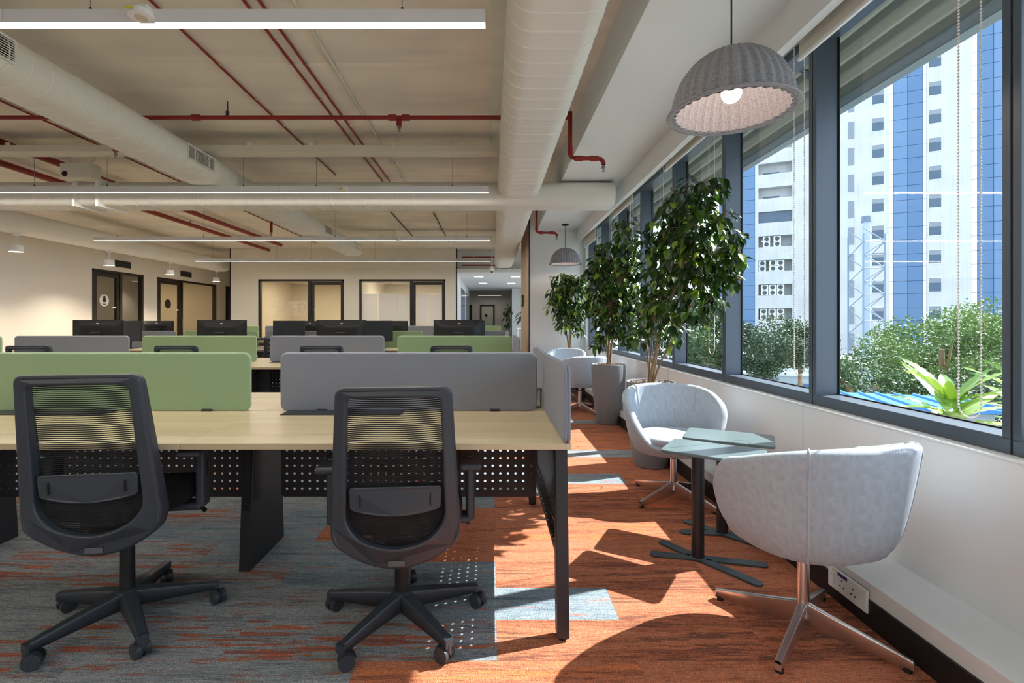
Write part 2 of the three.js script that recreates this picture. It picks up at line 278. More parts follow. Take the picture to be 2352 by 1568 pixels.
// glazed doors
const M_dark = phy(0xe8e4d8, 0.03, { transmission: 1, thickness: 0 });
const film = std(0xeeeef0, 0.7, { transparent: true, opacity: 0.55 });
function glazedDoor(n, pos, turn, width, leafFrom, leafTo, label, sticker) {
  const g = new THREE.Group(); g.name = 'door_' + n; scene.add(g); tag(g, label, 'door', undefined, 'structure'); g.position.set(...pos); g.rotation.y = turn;
  const H = 2.43, T = 0.055;
  part(g, 'frame', [span(0, T, 0, H, -0.05, 0.05), span(width - T, width, 0, H, -0.05, 0.05), span(0, width, H - T, H, -0.05, 0.05), span(0, width, 0, 0.05, -0.05, 0.05)], M.doorFrame);
  const fixed = leafFrom < width / 2 ? [leafTo, width - T] : [T, leafFrom];
  part(g, 'mullion', span(leafFrom < width / 2 ? leafTo - 0.02 : leafFrom - 0.06, leafFrom < width / 2 ? leafTo + 0.06 : leafFrom + 0.02, 0, H - T, -0.05, 0.05), M.doorFrame);
  part(g, 'pane', new THREE.PlaneGeometry(fixed[1] - fixed[0], H - T).translate((fixed[0] + fixed[1]) / 2, (H - T) / 2, 0), M_dark);
  const leaf = part(g, 'door_leaf', [span(leafFrom + 0.01, leafFrom + 0.1, 0.02, H - T - 0.01, -0.025, 0.035), span(leafTo - 0.1, leafTo - 0.01, 0.02, H - T - 0.01, -0.025, 0.035), span(leafFrom + 0.1, leafTo - 0.1, H - T - 0.1, H - T - 0.01, -0.025, 0.035), span(leafFrom + 0.1, leafTo - 0.1, 0.02, 0.12, -0.025, 0.035)], M.doorFrame);
  part(leaf, 'pane', new THREE.PlaneGeometry(leafTo - leafFrom - 0.2, H - 0.25).translate((leafFrom + leafTo) / 2, H / 2, 0.005), M_dark);
  const hx = leafFrom < width / 2 ? leafTo - 0.05 : leafFrom + 0.05;
  part(leaf, 'handle', tube([[hx, 0.95, 0.035], [hx, 0.95, 0.09], [hx, 1.1, 0.09], [hx, 1.32, 0.09], [hx, 1.32, 0.035]], 0.014, 30, 8), M.plastic);
  part(leaf, 'lock_plate', rbox(0.11, 0.035, 0.012, 0.005, hx + (leafFrom < width / 2 ? -0.11 : 0.11), 1.56, 0.02), M.badge);
  if (sticker) {
    const cx = (leafFrom + leafTo) / 2 - 0.06;
    const s = part(leaf, 'sign', new THREE.CylinderGeometry(sticker.r, sticker.r, 0.006, 32).rotateX(Math.PI / 2).translate(cx, 1.72, 0.012), sticker.m, sticker.label);
    if (sticker.icon) part(s, 'pictogram', [ext(rrShape(0.09, 0.1, 0.03, cx, 1.73), 0.004).translate(0, 0, 0.018), ext(rrShape(0.06, 0.05, 0.015, cx, 1.80), 0.004).translate(0, 0, 0.018), span(cx - 0.05, cx + 0.05, 1.625, 1.645, 0.016, 0.02)], M.black);
  }
  return g;
}
glazedDoor(1, [-6.63, 0, FAR - 0.06], 0, 2.437, 1.472, 2.437, 'glazed meeting room door with a warm lit room, left of the two on the end wall');
const d2 = glazedDoor(2, [-3.76, 0, FAR - 0.06], 0, 2.449, 1.497, 2.449, 'glazed meeting room door with white window film, right of the two on the end wall');
part(d2, 'window_film', [span(0.06, 0.5, 0.9, 2.02, 0.004, 0.006), span(0.55, 1.06, 1.05, 2.02, 0.004, 0.006), span(1.1, 1.4, 0.9, 2.0, 0.004, 0.006), span(1.62, 1.95, 0.95, 2.02, 0.012, 0.014), span(1.98, 2.33, 1.1, 2.0, 0.012, 0.014)], film, 'frosted white film cut like a skyline');
const dots = [];
for (let i = 0; i < 22; i++) for (let j = 0; j < 7; j++) if ((i < 6 || i > 8) && hash(i, j, 70) > 0.12) dots.push(box(0.022, 0.034, 0.002, 0.42 + i * 0.044, 1.44 + j * 0.06, 0));
const d1 = scene.getObjectByName('door_1'); part(d1, 'film_dots', dots, std(0xf3ead6, 0.6)).userData.kind = 'stuff';
glazedDoor(3, [WALL_L - 0.05, 0, -11.18], Math.PI / 2, 1.66, 0.06, 0.86, 'dark glazed door with a white round sign on the left wall', { r: 0.14, m: M.white, icon: true, label: 'white round sign with a dark pictogram' });
glazedDoor(4, [WALL_L - 0.05, 0, -13.36], Math.PI / 2, 2.87, 0.06, 1.06, 'glazed door with a dark round sign, its room showing an orange wall shape', { r: 0.13, m: M.plasticDark, label: 'dark round sign' });
glazedDoor(5, [WALL_L - 0.05, 0, -16.8], Math.PI / 2, 1.0, 0.06, 0.94, 'narrow glazed door at the far end of the left wall');
const d6 = new THREE.Group(); d6.name = 'door_6'; scene.add(d6); tag(d6, 'pale door with a dark frame at the far end of the corridor', 'door', undefined, 'structure'); d6.position.set(-0.57, 0, -24.98);
part(d6, 'frame', [span(0, 0.07, 0, 2.09, 0, 0.06), span(0.65, 0.72, 0, 2.09, 0, 0.06), span(0, 0.72, 2.02, 2.09, 0, 0.06)], M.doorFrame);
part(d6, 'door_leaf', span(0.07, 0.65, 0, 2.02, 0, 0.03), std(0xd8dac8, 0.6)); part(d6, 'sign', new THREE.CylinderGeometry(0.07, 0.07, 0.01, 24).rotateX(Math.PI / 2).translate(0.3, 1.55, 0.04), M.plasticDark);
const d7 = struct('door_7', [span(-1.4, -0.98, 0, 2.09, -24.94, -25)], M.doorFrame, 'dark brown door beside the corridor corner', 'door');
const wc = struct('window_24', [span(-1.0, -0.985, 0.9, 2.35, -16.2, -21.6)], phy(0x8fa0b4, 0.15, { metalness: 0.1 }), 'bluish glazed panel in the white corridor wall', 'window');
part(wc, 'mullion', span(-0.99, -0.975, 0.9, 2.35, -18.6, -18.66), M.white);
// ---------- ducts, pipes, trays and lamps under the slab ----------
const ductShape = (w, h, r) => rrShape(w, h, r);
function ductBody(w, h, r, len, cuts = []) {                            // a hollow sheet-metal run with openings cut for its vents
  const s = ductShape(w, h, r); s.holes.push(rrShape(w - 0.006, h - 0.006, r - 0.003, 0, 0, THREE.Path));
  let body = new Brush(ext(s, len, 0, 8)); body.updateMatrixWorld();
  for (const [z, side, vh] of cuts) { const k = new Brush(box(0.3, vh - 0.026, 0.474, side * w / 2, 0.01, z)); k.updateMatrixWorld(); body = new Evaluator().evaluate(body, k, SUBTRACTION); body.updateMatrixWorld(); }
  return body.geometry;
}
function seamRing(w, h, r) { const s = ductShape(w + 0.008, h + 0.008, r + 0.004); s.holes.push(rrShape(w - 0.004, h - 0.004, r - 0.002, 0, 0, THREE.Path)); return ext(s, 0.008, 0, 8); }
function grille(g, x, y, z, w, h, side) {                               // a vent on a duct's flank: frame, dark throat, slats
  const fr = new THREE.Shape(rrShape(w, h, 0.012).getPoints(3)); fr.holes.push(rrShape(w - 0.03, h - 0.03, 0.006, 0, 0, THREE.Path));
  const v = new THREE.Group(); v.name = 'vent'; g.add(v); v.position.set(x, y, z); v.rotation.y = side > 0 ? Math.PI / 2 : -Math.PI / 2;
  part(v, 'vent_frame', ext(fr, 0.012), M.duct); 
  for (let k = 0; k < 8; k++) part(v, 'slat', box(w - 0.03, 0.004, 0.006, 0, -h / 2 + 0.025 + k * (h - 0.05) / 7, 0.003), M.ductSeam);
  for (const q of [-w / 4, w / 4]) part(v, 'brace', box(0.008, h - 0.03, 0.011, q, 0, 0.003), M.ductSeam);
}
const ringB = new Map();
const ductwork = thing('ductwork', 'cream flat-oval ductwork under the slab: three long runs and one cross run', 'duct');
function duct(w, h, r, len, pos, turn, seams, vents, vh) {
  const body = part(ductwork, 'duct_run', ductBody(w, h, r, len, vents.map(([z, side]) => [z, side, vh ?? h - 0.14])), M.duct); body.position.set(...pos); body.rotation.y = turn;
  const k = [w, h, r].join(); if (!ringB.has(k)) ringB.set(k, seamRing(w, h, r));
  for (const s of seams) part(body, 'seam', ringB.get(k), M.ductSeam).position.z = s;
  for (const [z, side] of vents) grille(ductwork, pos[0] + side * (w / 2 + 0.001), pos[1] + 0.01, pos[2] + z, 0.5, vh ?? h - 0.14, side);
  return body;
}
const every = (a, b, s) => { const o = []; for (let x = a; x <= b; x += s) o.push(x); return o; };
// wide run beside the dropped ceiling, middle run, run along the left wall, cross run
duct(0.50, 0.32, 0.13, 16.1, [0.33, 2.86, -5.55], 0, every(-8, 5.2, 0.155), [[3.1, 1], [1.35, 1], [-3.2, 1]], 0.07);
duct(0.47, 0.30, 0.14, 13.6, [-3.30, 2.93, -5.0], 0, every(-1.1, 2.9, 0.155).concat(every(-6.6, -1.9, 0.155)), [[2.05, 1], [-0.25, 1], [-4.4, 1], [-6.5, 1]]);
duct(0.5, 0.34, 0.16, 8.6, [-7.9, 2.86, -10.2], 0, [-4, -2.6, -1.2, 0.4, 1.9, 3.2], []);
const cross = duct(0.46, 0.29, 0.12, 9.45, [-3.235, 2.775, -6.2], Math.PI / 2, every(-4.7, 2.35, 0.2), []);
for (const z of [-1.5, -1.78]) part(cross, 'flange', box(0.50, 0.34, 0.03, 0, 0, z), M.ductSeam);
part(cross, 'end_cap', ext(ductShape(0.462, 0.292, 0.121), 0.012, 0.004), M.duct).position.z = -4.722 + 9.445;
// damper box on the cross duct
const damper = thing('damper_box', 'white damper control box beside the cross duct', 'control box', [-4.85, 2.92, -5.86]);
part(damper, 'box', rbox(0.36, 0.17, 0.16, 0.006, 0, 0.06, 0), M.tray); part(damper, 'dial', [cyl(0.032, 0.032, 0.006, -0.12, 0, 0, 20).rotateX(Math.PI / 2).translate(0, 0.02, 0.083)], M.plasticDark);
part(damper, 'conduit', [tube([[-0.1, 0.14, 0], [-0.16, 0.22, 0], [-0.16, 0.38, 0]], 0.012, 16, 6), tube([[0.1, 0.14, 0], [0.16, 0.22, 0], [0.16, 0.38, 0]], 0.012, 16, 6)], M.tray);
// red sprinkler mains and drops
function pipeThing(name, label, geos, m = M.red, cat = 'pipe') { const g = thing(name, label, cat); for (const [n, ge, mm] of geos) part(g, n, ge, mm ?? m); return g; }
const couple = (x, y, z, r, axis) => { const c = cyl(r, r, 0.07, 0, 0, 0, 14); if (axis === 'x') c.rotateZ(Math.PI / 2); if (axis === 'z') c.rotateX(Math.PI / 2); return c.translate(x, y, z); };
const head = (x, y, z) => [cyl(0.012, 0.02, 0.03, x, y, z, 10), cyl(0.006, 0.006, 0.03, x, y - 0.025, z, 8), cyl(0.016, 0.016, 0.004, x, y - 0.042, z, 12)];
pipeThing('sprinkler_main', 'long red sprinkler pipe crossing the ceiling from left to right', [
  ['pipe', rod([-6.5, 3.146, -4.7], [0.745, 3.146, -4.7], 0.02, 12)], ['coupling', couple(-2.8, 3.146, -4.7, 0.03, 'x')], ['coupling', couple(-0.94, 3.146, -4.7, 0.03, 'x')], ['coupling', couple(-0.81, 3.146, -4.7, 0.03, 'x')],
  ['drop', cyl(0.024, 0.028, 0.06, -0.875, 3.1, -4.7, 12)], ['sprinkler_head', head(-0.875, 3.06, -4.7), M.steel], ['hanger', [rod([-2.5, 3.16, -4.7], [-2.5, CEIL, -4.7], 0.006), cyl(0.016, 0.016, 0.05, -2.5, 3.18, -4.7)], M.cable]]);
function elbowDrop(label, x, z, run) {
  pipeThing('sprinkler_drop', label, [['pipe', tube([[x, 3.2, z], [x, 2.95, z], [x, 2.80, z], [x + 0.03, 2.765, z], [x + 0.09, 2.76, z], [x + run - 0.09, 2.76, z], [x + run - 0.03, 2.755, z], [x + run, 2.72, z], [x + run, 2.70, z]], 0.02, 90, 12, false, 0.3)],
    ['coupling', couple(x + 0.08, 2.76, z, 0.026, 'x')], ['coupling', couple(x + run - 0.09, 2.76, z, 0.026, 'x')], ['coupling', couple(x, 2.83, z, 0.026)], ['sprinkler_head', head(x + run, 2.68, z), M.steel]]);
}
elbowDrop('red elbowed sprinkler pipe under the dropped ceiling, nearer one', 0.745, -4.7, 0.315);
elbowDrop('red elbowed sprinkler pipe above the far felt lamp', 0.78, -8.6, 0.35);
pipeThing('red_main', 'thick red pipe running away on the left, nearer the middle', [['pipe', rod([-5.47, 3.214, -2], [-5.47, 3.214, -12.9], 0.042, 14)], ['hanger', [rod([-5.47, 3.24, -9.2], [-5.47, CEIL, -9.2], 0.006)], M.cable]]);
pipeThing('red_main', 'thick red pipe running away on the left, nearer the left wall', [['pipe', rod([-6.19, 3.214, -2], [-6.19, 3.214, -13.8], 0.042, 14)], ['hanger', [rod([-6.19, 3.24, -10.2], [-6.19, CEIL, -10.2], 0.006)], M.cable]]);
pipeThing('red_dropper', 'short red sprinkler dropper by the damper box', [['pipe', rod([-3.9, CEIL, -5.15], [-3.9, 2.98, -5.15], 0.026, 12)], ['sprinkler_head', head(-3.9, 2.955, -5.15), M.steel]]);
pipeThing('red_dropper', 'short red sprinkler dropper behind the cross duct', [['pipe', rod([-4.35, CEIL, -9.8], [-4.35, 2.98, -9.8], 0.026, 12)], ['sprinkler_head', head(-4.35, 2.955, -9.8), M.steel]]);
for (const [y, w, z] of [[3.09, 'upper', -14.34], [2.84, 'lower', -14.2]]) pipeThing('red_pipe', 'thin red pipe crossing above the corridor ceiling, the ' + w + ' one', [['pipe', rod([-0.86, y, z], [0.6, y, z], 0.02)], ['hanger', rod([-0.5, y + 0.02, z], [-0.5, CEIL, z], 0.006), M.tray], ['hanger', rod([0.3, y + 0.02, z], [0.3, CEIL, z], 0.006), M.tray]]);
function conduit(label, x, m, d0, d1, r = 0.011) {
  const clips = []; for (let d = d0 + 0.5; d < d1; d += 0.62) clips.push(box(0.05, 0.02, 0.014, x, CEIL - 0.012, -d));
  const g = thing('ceiling_conduit', label, 'conduit'); part(g, 'conduit', tube([[x, CEIL - 0.016, -d0], [x + 0.004, CEIL - 0.02, -(d0 * 0.6 + d1 * 0.4)], [x - 0.006, CEIL - 0.016, -(d0 * 0.25 + d1 * 0.75)], [x, CEIL - 0.016, -d1]], r, 40, 8), m); part(g, 'saddle', clips, M.tray);
}
conduit('thin red conduit on the slab, leftmost of three', -2.2, M.red, 0.4, 7.0, 0.010);
conduit('thin red conduit on the slab, middle of three', -1.60, M.red, 0.4, 7.3);
conduit('thin red conduit on the slab, rightmost of three', -1.50, M.red, 0.4, 7.3);
conduit('grey conduit on the slab beside the red ones', -1.28, M.tray, 0.4, 7.4, 0.012);
conduit('dark thin cable on the slab far behind the cross duct', -1.9, M.cable, 7.4, 12.8, 0.010);
conduit('dark thin cable on the slab to the right, behind the cross duct', -1.1, M.cable, 7.4, 12.8, 0.010);
conduit('dark conduit on the slab between the red mains', -4.6, M.red, 2.5, 13.0, 0.010);
for (const [x, z, y0, lab] of [[-1.62, -7.3, 3.1, 'small red junction box hanging behind the second lamp']]) { const j = thing('junction_box', lab, 'junction box', [x, y0, z]); part(j, 'box', rbox(0.09, 0.05, 0.09, 0.01, 0, 0.02, 0), M.red); part(j, 'rod', rod([0, 0.04, 0], [0, 0.2, 0], 0.008), M.steel); }
// white cable tray on rods
function tray(label, x0, x1, y, d, rods, h = 0.066) {
  const g = thing('cable_tray', label, 'cable tray');
  part(g, 'tray', [span(x0, x1, y, y + h, -d + 0.006, -d), span(x0, x1, y, y + 0.006, -d, -d - 0.18), span(x0, x1, y, y + h, -d - 0.18, -d - 0.186)], M.tray);
  for (const x of rods) { part(g, 'hanger_rod', rod([x, y + h, -d - 0.09], [x, CEIL, -d - 0.09], 0.006), M.tray); part(g, 'bracket', [box(0.05, h + 0.03, 0.012, x, y + h / 2 + 0.01, -d + 0.014)], M.tray); }
}
tray('white cable tray crossing the ceiling in front of the cross duct', -6.4, 0.06, 3.085, 5.45, [-5.3, -3.9, -2.65, -1.98, -1.08, -0.33, 0.0]);
tray('white cable tray crossing the ceiling behind the cross duct', -3.0, 0.06, 3.12, 8.4, [-2.6, -1.4, -0.3], 0.05);
tray('white cable tray crossing in front of the end wall', -3.0, 0.0, 3.1, 11.2, [-2.2, -0.8], 0.05);

// suspended linear lamps, three modules each
const warmTube = glow(1, 0.93, 0.80, 1.6);
function linearLamp(label, d) {
  const Y = 2.70, Xr = -0.03, Lm = 2.41, g = thing('linear_lamp', label, 'lamp', [0, 0, 0], 0, 'suspended linear lamps');
  for (let k = 0; k < 3; k++) {
    const x1 = Xr - k * Lm, x0 = x1 - Lm;
    part(g, 'lamp_body', [span(x0 + 0.0015, x1 - 0.0015, Y + 0.004, Y + 0.07, -d + 0.025, -d - 0.025)], M.lampBody);
    part(g, 'diffuser', span(x0 + 0.001, x1 - 0.001, Y, Y + 0.004, -d + 0.023, -d - 0.023), warmTube);
    for (const x of [x0 + 0.42, x1 - 0.42]) { part(g, 'wire', rod([x, Y + 0.07, -d], [x, CEIL, -d], 0.0022, 6), M.steel); part(g, 'wire_grip', cyl(0.006, 0.009, 0.025, x, Y + 0.08, -d, 8), M.cable); }
  }
  const l = new THREE.RectAreaLight(new THREE.Color().setRGB(1, 0.935, 0.84), 34, 3 * Lm, 0.046);
  l.position.set(Xr - 1.5 * Lm, Y - 0.003, -d); l.rotation.x = -Math.PI / 2; scene.add(l);
  return g;
}
linearLamp('long white linear lamp nearest the viewpoint, carrying a sensor', 2.50);
linearLamp('unseen linear lamp added above and behind the viewpoint', -0.75);  // out of view, added to brighten the front floor and chair backs
linearLamp('unseen linear lamp added farther behind the viewpoint', -4.0);  // extra unseen row, put in for more light at the front
linearLamp('long white linear lamp in front of the cross duct, second from the viewpoint', 5.72);
linearLamp('long white linear lamp behind the cross duct, third from the viewpoint', 9.08);
linearLamp('long white linear lamp close to the end wall, fourth and farthest', 12.18);
const sensor = thing('lamp_sensor', 'white round motion sensor clipped on the nearest lamp', 'sensor', [-1.715, 2.715, -2.46]);
part(sensor, 'housing', [rbox(0.05, 0.05, 0.05, 0.01, 0, 0.035, 0), cyl(0.05, 0.058, 0.03, 0, 0.0, 0.03, 28)], M.white); part(sensor, 'lens', cyl(0.028, 0.028, 0.004, 0, -0.017, 0.03, 20), std(0xcfc3b2, 0.3)); part(sensor, 'sticker', rbox(0.04, 0.012, 0.002, 0.0008, -0.018, 0.0, 0.086), std(0xd6d21e, 0.5));
copyOf(sensor, 'lamp_sensor', [-1.68, 2.715, -5.68], 0, 'white round motion sensor clipped on the second lamp');
copyOf(sensor, 'lamp_sensor', [-1.70, 2.715, -9.04], 0, 'white round motion sensor clipped on the third lamp');
// cylinder pendants by the left wall
[['nearest', 8.25], ['second', 10.25], ['third', 12.19], ['farthest', 14.25]].forEach(([w, d]) => {
  const p = thing('cylinder_pendant', 'small white drum pendant by the left wall, the ' + w + ' of four', 'lamp', [-7.9, 0, -d], 0, 'drum pendants by the left wall');
  part(p, 'shade', lathe([[0.085, 2.49], [0.098, 2.38], [0.096, 2.38], [0.083, 2.488], [0, 2.49]], 28), M.white); part(p, 'diffuser', cyl(0.094, 0.094, 0.008, 0, 2.386, 0, 28), glow(1, 0.9, 0.75, 3)); part(p, 'rod', rod([0, 2.49, 0], [0, 2.65, 0], 0.008), M.white); part(p, 'canopy', cyl(0.05, 0.05, 0.036, 0, 2.668, 0), M.white);
  const s = new THREE.SpotLight(new THREE.Color().setRGB(1, 0.86, 0.66), 9, 0, 1.15, 0.5, 2); s.position.set(-7.9, 2.376, -d); s.target.position.set(-7.9, 0, -d); s.castShadow = true; scene.add(s, s.target);
});
// lamps of the glazed rooms and the corridor: panel + area light
function panelLamp(label, x, y, z, w, l, k, col = [1, 0.84, 0.6]) {
  const g = thing('ceiling_panel', label, 'lamp'); part(g, 'trim', span(x - w / 2 - 0.02, x + w / 2 + 0.02, y + 0.003, y + 0.012, z - l / 2 - 0.02, z + l / 2 + 0.02), M.white); part(g, 'diffuser', span(x - w / 2, x + w / 2, y, y + 0.003, z - l / 2, z + l / 2), glow(...col, 1.3));
  const a = new THREE.RectAreaLight(new THREE.Color().setRGB(...col), k, w, l); a.position.set(x, y - 0.004, z); a.rotation.x = -Math.PI / 2; scene.add(a);
}
panelLamp('warm ceiling panel in the left meeting room', -5.6, 2.60, -16.2, 1.2, 0.25, 34);
panelLamp('warm ceiling panel in the right meeting room', -2.5, 2.60, -16.2, 1.2, 0.25, 34, [1, 0.9, 0.75]);
panelLamp('dim ceiling panel behind the dark glazed door', -10.8, 2.585, -11.6, 0.3, 0.3, 8, [1, 0.86, 0.62]);
panelLamp('ceiling panel behind the glazed door with the orange shape', -10.8, 2.585, -14.8, 0.5, 0.3, 30, [1, 0.8, 0.5]);
for (const [x, z, w] of [[-0.4, -15.4, 'left downlight, nearer'], [0.75, -15.4, 'right downlight, nearer'], [-0.3, -18, 'left downlight, farther'], [0.72, -18, 'right downlight, farther']]) panelLamp('white square corridor ' + w, x, 2.622, z, 0.28, 0.28, 4, [1, 0.95, 0.88]);
panelLamp('white strip lamp at the far corridor end', -0.1, 2.5, -24, 1.1, 0.06, 10, [1, 0.95, 0.85]);
const wallShape = new THREE.Shape([[0, 0], [1.3, 0], [1.3, 0.35], [0.3, 1.0], [0, 1.0]].map((p) => new THREE.Vector2(...p)));
solo('wall_graphic', ext(wallShape, 0.01).rotateY(Math.PI / 2).translate(-12.27, 1.55, -15.4), std(0xd96a1a, 0.7), 'orange angular shape on the wall behind the glazed door', 'wall graphic');
// dome camera, exit sign
const cam = thing('dome_camera', 'white dome camera hanging on a rod in front of the corridor', 'camera', [0.01, 2.56, -13.2]);
part(cam, 'rod', rod([0, 0.1, 0], [0, 0.74, 0], 0.018), M.white); part(cam, 'housing', lathe([[0, 0.13], [0.07, 0.13], [0.062, 0.03], [0.05, 0.0], [0, 0]], 24), M.white); part(cam, 'dome', new THREE.SphereGeometry(0.038, 20, 10, 0, 6.3, 1.57, 1.57).translate(0, 0.005, 0), M.black);
const ex = thing('exit_sign', 'small green exit sign on the timber side of the pier', 'sign', [0.675, 1.68, -10.9]); part(ex, 'plate', rbox(0.04, 0.24, 0.34, 0.006), std(0x2f5a2a, 0.5)); part(ex, 'panel', box(0.004, 0.17, 0.27, -0.022, 0, 0), std(0xb7b24a, 0.5));
for (const [d, w] of [[12.1, 'nearer'], [14.6, 'farther']]) { const v = thing('wall_vent', 'dark louvred vent high on the left wall, the ' + w + ' one', 'vent', [-8.98, 2.62, -d]); part(v, 'vent_frame', rbox(0.02, 0.16, 0.5, 0.004), M.cable); for (let k = 0; k < 4; k++) part(v, 'slat', box(0.012, 0.012, 0.46, 0.012, -0.05 + k * 0.034, 0), M.plasticDark); }

// felt dome pendants
const ribs = 34;
function feltShell(R, Hh, off, flute) {
  return grid(ribs * 8, 26, (u, v) => {
    const a = u * Math.PI * 2, t = v * Math.PI / 2, f = flute * (0.5 + 0.5 * Math.cos(a * ribs)) * Math.min(1, v * 2.2);
    const r = (R - off) * Math.pow(Math.sin(t), 0.92) - f, y = (Hh - off) * Math.cos(t);
    return [Math.cos(a) * r, y, Math.sin(a) * r];
  }, 8, 3);
}
const gOuter = feltShell(0.268, 0.285, 0, 0.012), gInner = feltShell(0.268, 0.285, 0.014, 0.012);
const gRim = lathe([[0.246, 0.004], [0.262, 0.0], [0.284, -0.006], [0.288, 0.001], [0.284, 0.008], [0.264, 0.014]], 96);
function feltLamp(label, x, y, z, k) {
  const p = thing('felt_pendant', label, 'lamp', [x, y, z], 0, 'felt dome pendants');
  part(p, 'shade_outside', gOuter, M.felt); part(p, 'shade_inside', gInner, M.felt); part(p, 'rim', gRim, M.felt);
  part(p, 'bulb', new THREE.SphereGeometry(0.045, 24, 16).translate(0, 0.088, 0), glow(1, 0.92, 0.82, 3)); part(p, 'socket', cyl(0.022, 0.022, 0.1, 0, 0.185, 0), M.plasticDark);
  part(p, 'cord', rod([0, 0.24, 0], [0, 2.936 - y, 0], 0.004, 8), M.cord); part(p, 'canopy', cyl(0.06, 0.06, 0.02, 0, 2.926 - y, 0, 24), M.cord);
  const l = new THREE.PointLight(new THREE.Color().setRGB(1, 0.72, 0.58), k, 0, 2); l.position.set(x, y + 0.088, z); l.castShadow = true; l.shadow.radius = 2; scene.add(l);
}
feltLamp('large grey ribbed felt dome lamp hanging near the viewpoint', 1.126, 2.194, -2.33, 0.11);
feltLamp('grey ribbed felt dome lamp hanging far back by the white pier', 1.30, 2.235, -8.75, 0.11);
// ---------- bench desks ----------
const DESK = 0.745, DESK_W = 1.5, X_END = 0.306;
function perforatedPlate(w, h, pitch, hole, corner) {
  const s = rrShape(w, h, corner);
  const nx = Math.floor((w - 0.05) / pitch), ny = Math.floor((h - 0.05) / pitch);
  for (let i = 0; i <= nx; i++) for (let j = 0; j <= ny; j++) {
    const p = new THREE.Path(); p.absarc(-nx * pitch / 2 + i * pitch, -h / 2 + 0.043 + j * pitch, hole, 0, Math.PI * 2, true); s.holes.push(p);
  }
  return ext(s, 0.0025, 0, 4);
}
const gModesty = perforatedPlate(1.34, 0.415, 0.04, 0.0068, 0.02), gGable = perforatedPlate(1.30, 0.42, 0.04, 0.0058, 0.01).rotateY(Math.PI / 2);
const gTop = (w, d) => { const g = rbox(w - 0.002, 0.025, d, 0.003); const u = g.attributes.uv, p = g.attributes.position; for (let i = 0; i < u.count; i++) u.setXY(i, p.getX(i) / 1.5 + 0.5, p.getZ(i) / 0.75 + 0.5); return g; };
const gNear = gTop(DESK_W, 0.705), gFar = gTop(DESK_W, 0.675);
const gFlap = rbox(0.6, 0.006, 0.125, 0.002), gMidLeg = new THREE.Shape([[-0.20, 0], [0.20, 0], [0.15, 0.715], [-0.15, 0.715]].map((p) => new THREE.Vector2(...p)));
const gMid = ext(gMidLeg, 0.055, 0.004).rotateY(Math.PI / 2), gMidCover = box(0.04, 0.66, 0.02);
function legBar(z0, z1) {                                              // a splayed flat leg from the worktop to the floor
  const s = new THREE.Shape([[z1 - 0.03, 0.012], [z1 + 0.03, 0.012], [z0 + 0.034, 0.718], [z0 - 0.034, 0.718]].map((p) => new THREE.Vector2(...p)));
  return ext(s, 0.048, 0.004).rotateY(-Math.PI / 2);
}
const gLegF = legBar(0.64, 0.70), gLegB = legBar(-0.64, -0.70);
const gFoot = cyl(0.022, 0.022, 0.012, 0, 0.006, 0, 14);
function bench(d, n, label, frontDepth = 0.705) {
  const b = thing('bench_desk', label, 'desk', [0, 0, -d], 0, 'rows of bench desks');
  for (let k = 0; k < n; k++) {
    const xc = X_END - DESK_W * (k + 0.5);
    part(b, 'worktop', gNear, M.wood).position.set(xc, DESK - 0.0125, 0.3525 + 0.003);
    part(b, 'worktop', gFar, M.wood).position.set(xc, DESK - 0.0125, -0.3375 - 0.003);
    part(b, 'cable_flap', gFlap, M.legMetal).position.set(xc - 0.31 + 0.0, DESK + 0.002, 0.072);
    part(b, 'modesty_panel', gModesty, M.perforated).position.set(xc + 0.01, 0.2925 + 0.2075, 0.0);
    if (k) { const l = part(b, 'centre_leg', gMid, M.legMetal); l.position.set(X_END - DESK_W * k - 0.005, 0, 0); part(l, 'cover_strip', gMidCover, M.plasticDark).position.set(0, 0.36, 0.17); }
  }
  for (const e of [1, 0]) {
    const x = e ? 0.272 : X_END - DESK_W * n + 0.035;
    for (const [g, z] of [[gLegF, 0.7], [gLegB, -0.7]]) { const l = part(b, 'leg', g, M.legMetal); l.position.x = x; part(l, 'foot', gFoot, M.plasticDark).position.set(0, 0, z); }
    part(b, 'end_panel', gGable, M.perforated).position.set(x + (e ? 0.02 : -0.02), 0.285 + 0.21, 0);
    part(b, 'end_rail', box(0.03, 0.03, 1.28, x, 0.70, 0), M.legMetal); part(b, 'end_rail', box(0.03, 0.022, 1.28, x + (e ? 0.0 : 0.0), 0.285, 0), M.legMetal);
  }
  part(b, 'beam', [box(DESK_W * n - 0.1, 0.04, 0.04, X_END - DESK_W * n / 2, 0.69, 0.22), box(DESK_W * n - 0.1, 0.04, 0.04, X_END - DESK_W * n / 2, 0.69, -0.22)], M.legMetal);
  return b;
}
const D1 = 2.606, D2 = 5.84, D3 = 9.07, D4 = 12.3;
bench(D1, 3, 'bench desk with maple tops nearest the viewpoint'); bench(D2, 5, 'bench desk with maple tops in the second row, carrying four black monitors');
bench(D3, 5, 'bench desk in the third row, mostly hidden by screens'); bench(D4, 5, 'bench desk in the last row before the end wall');

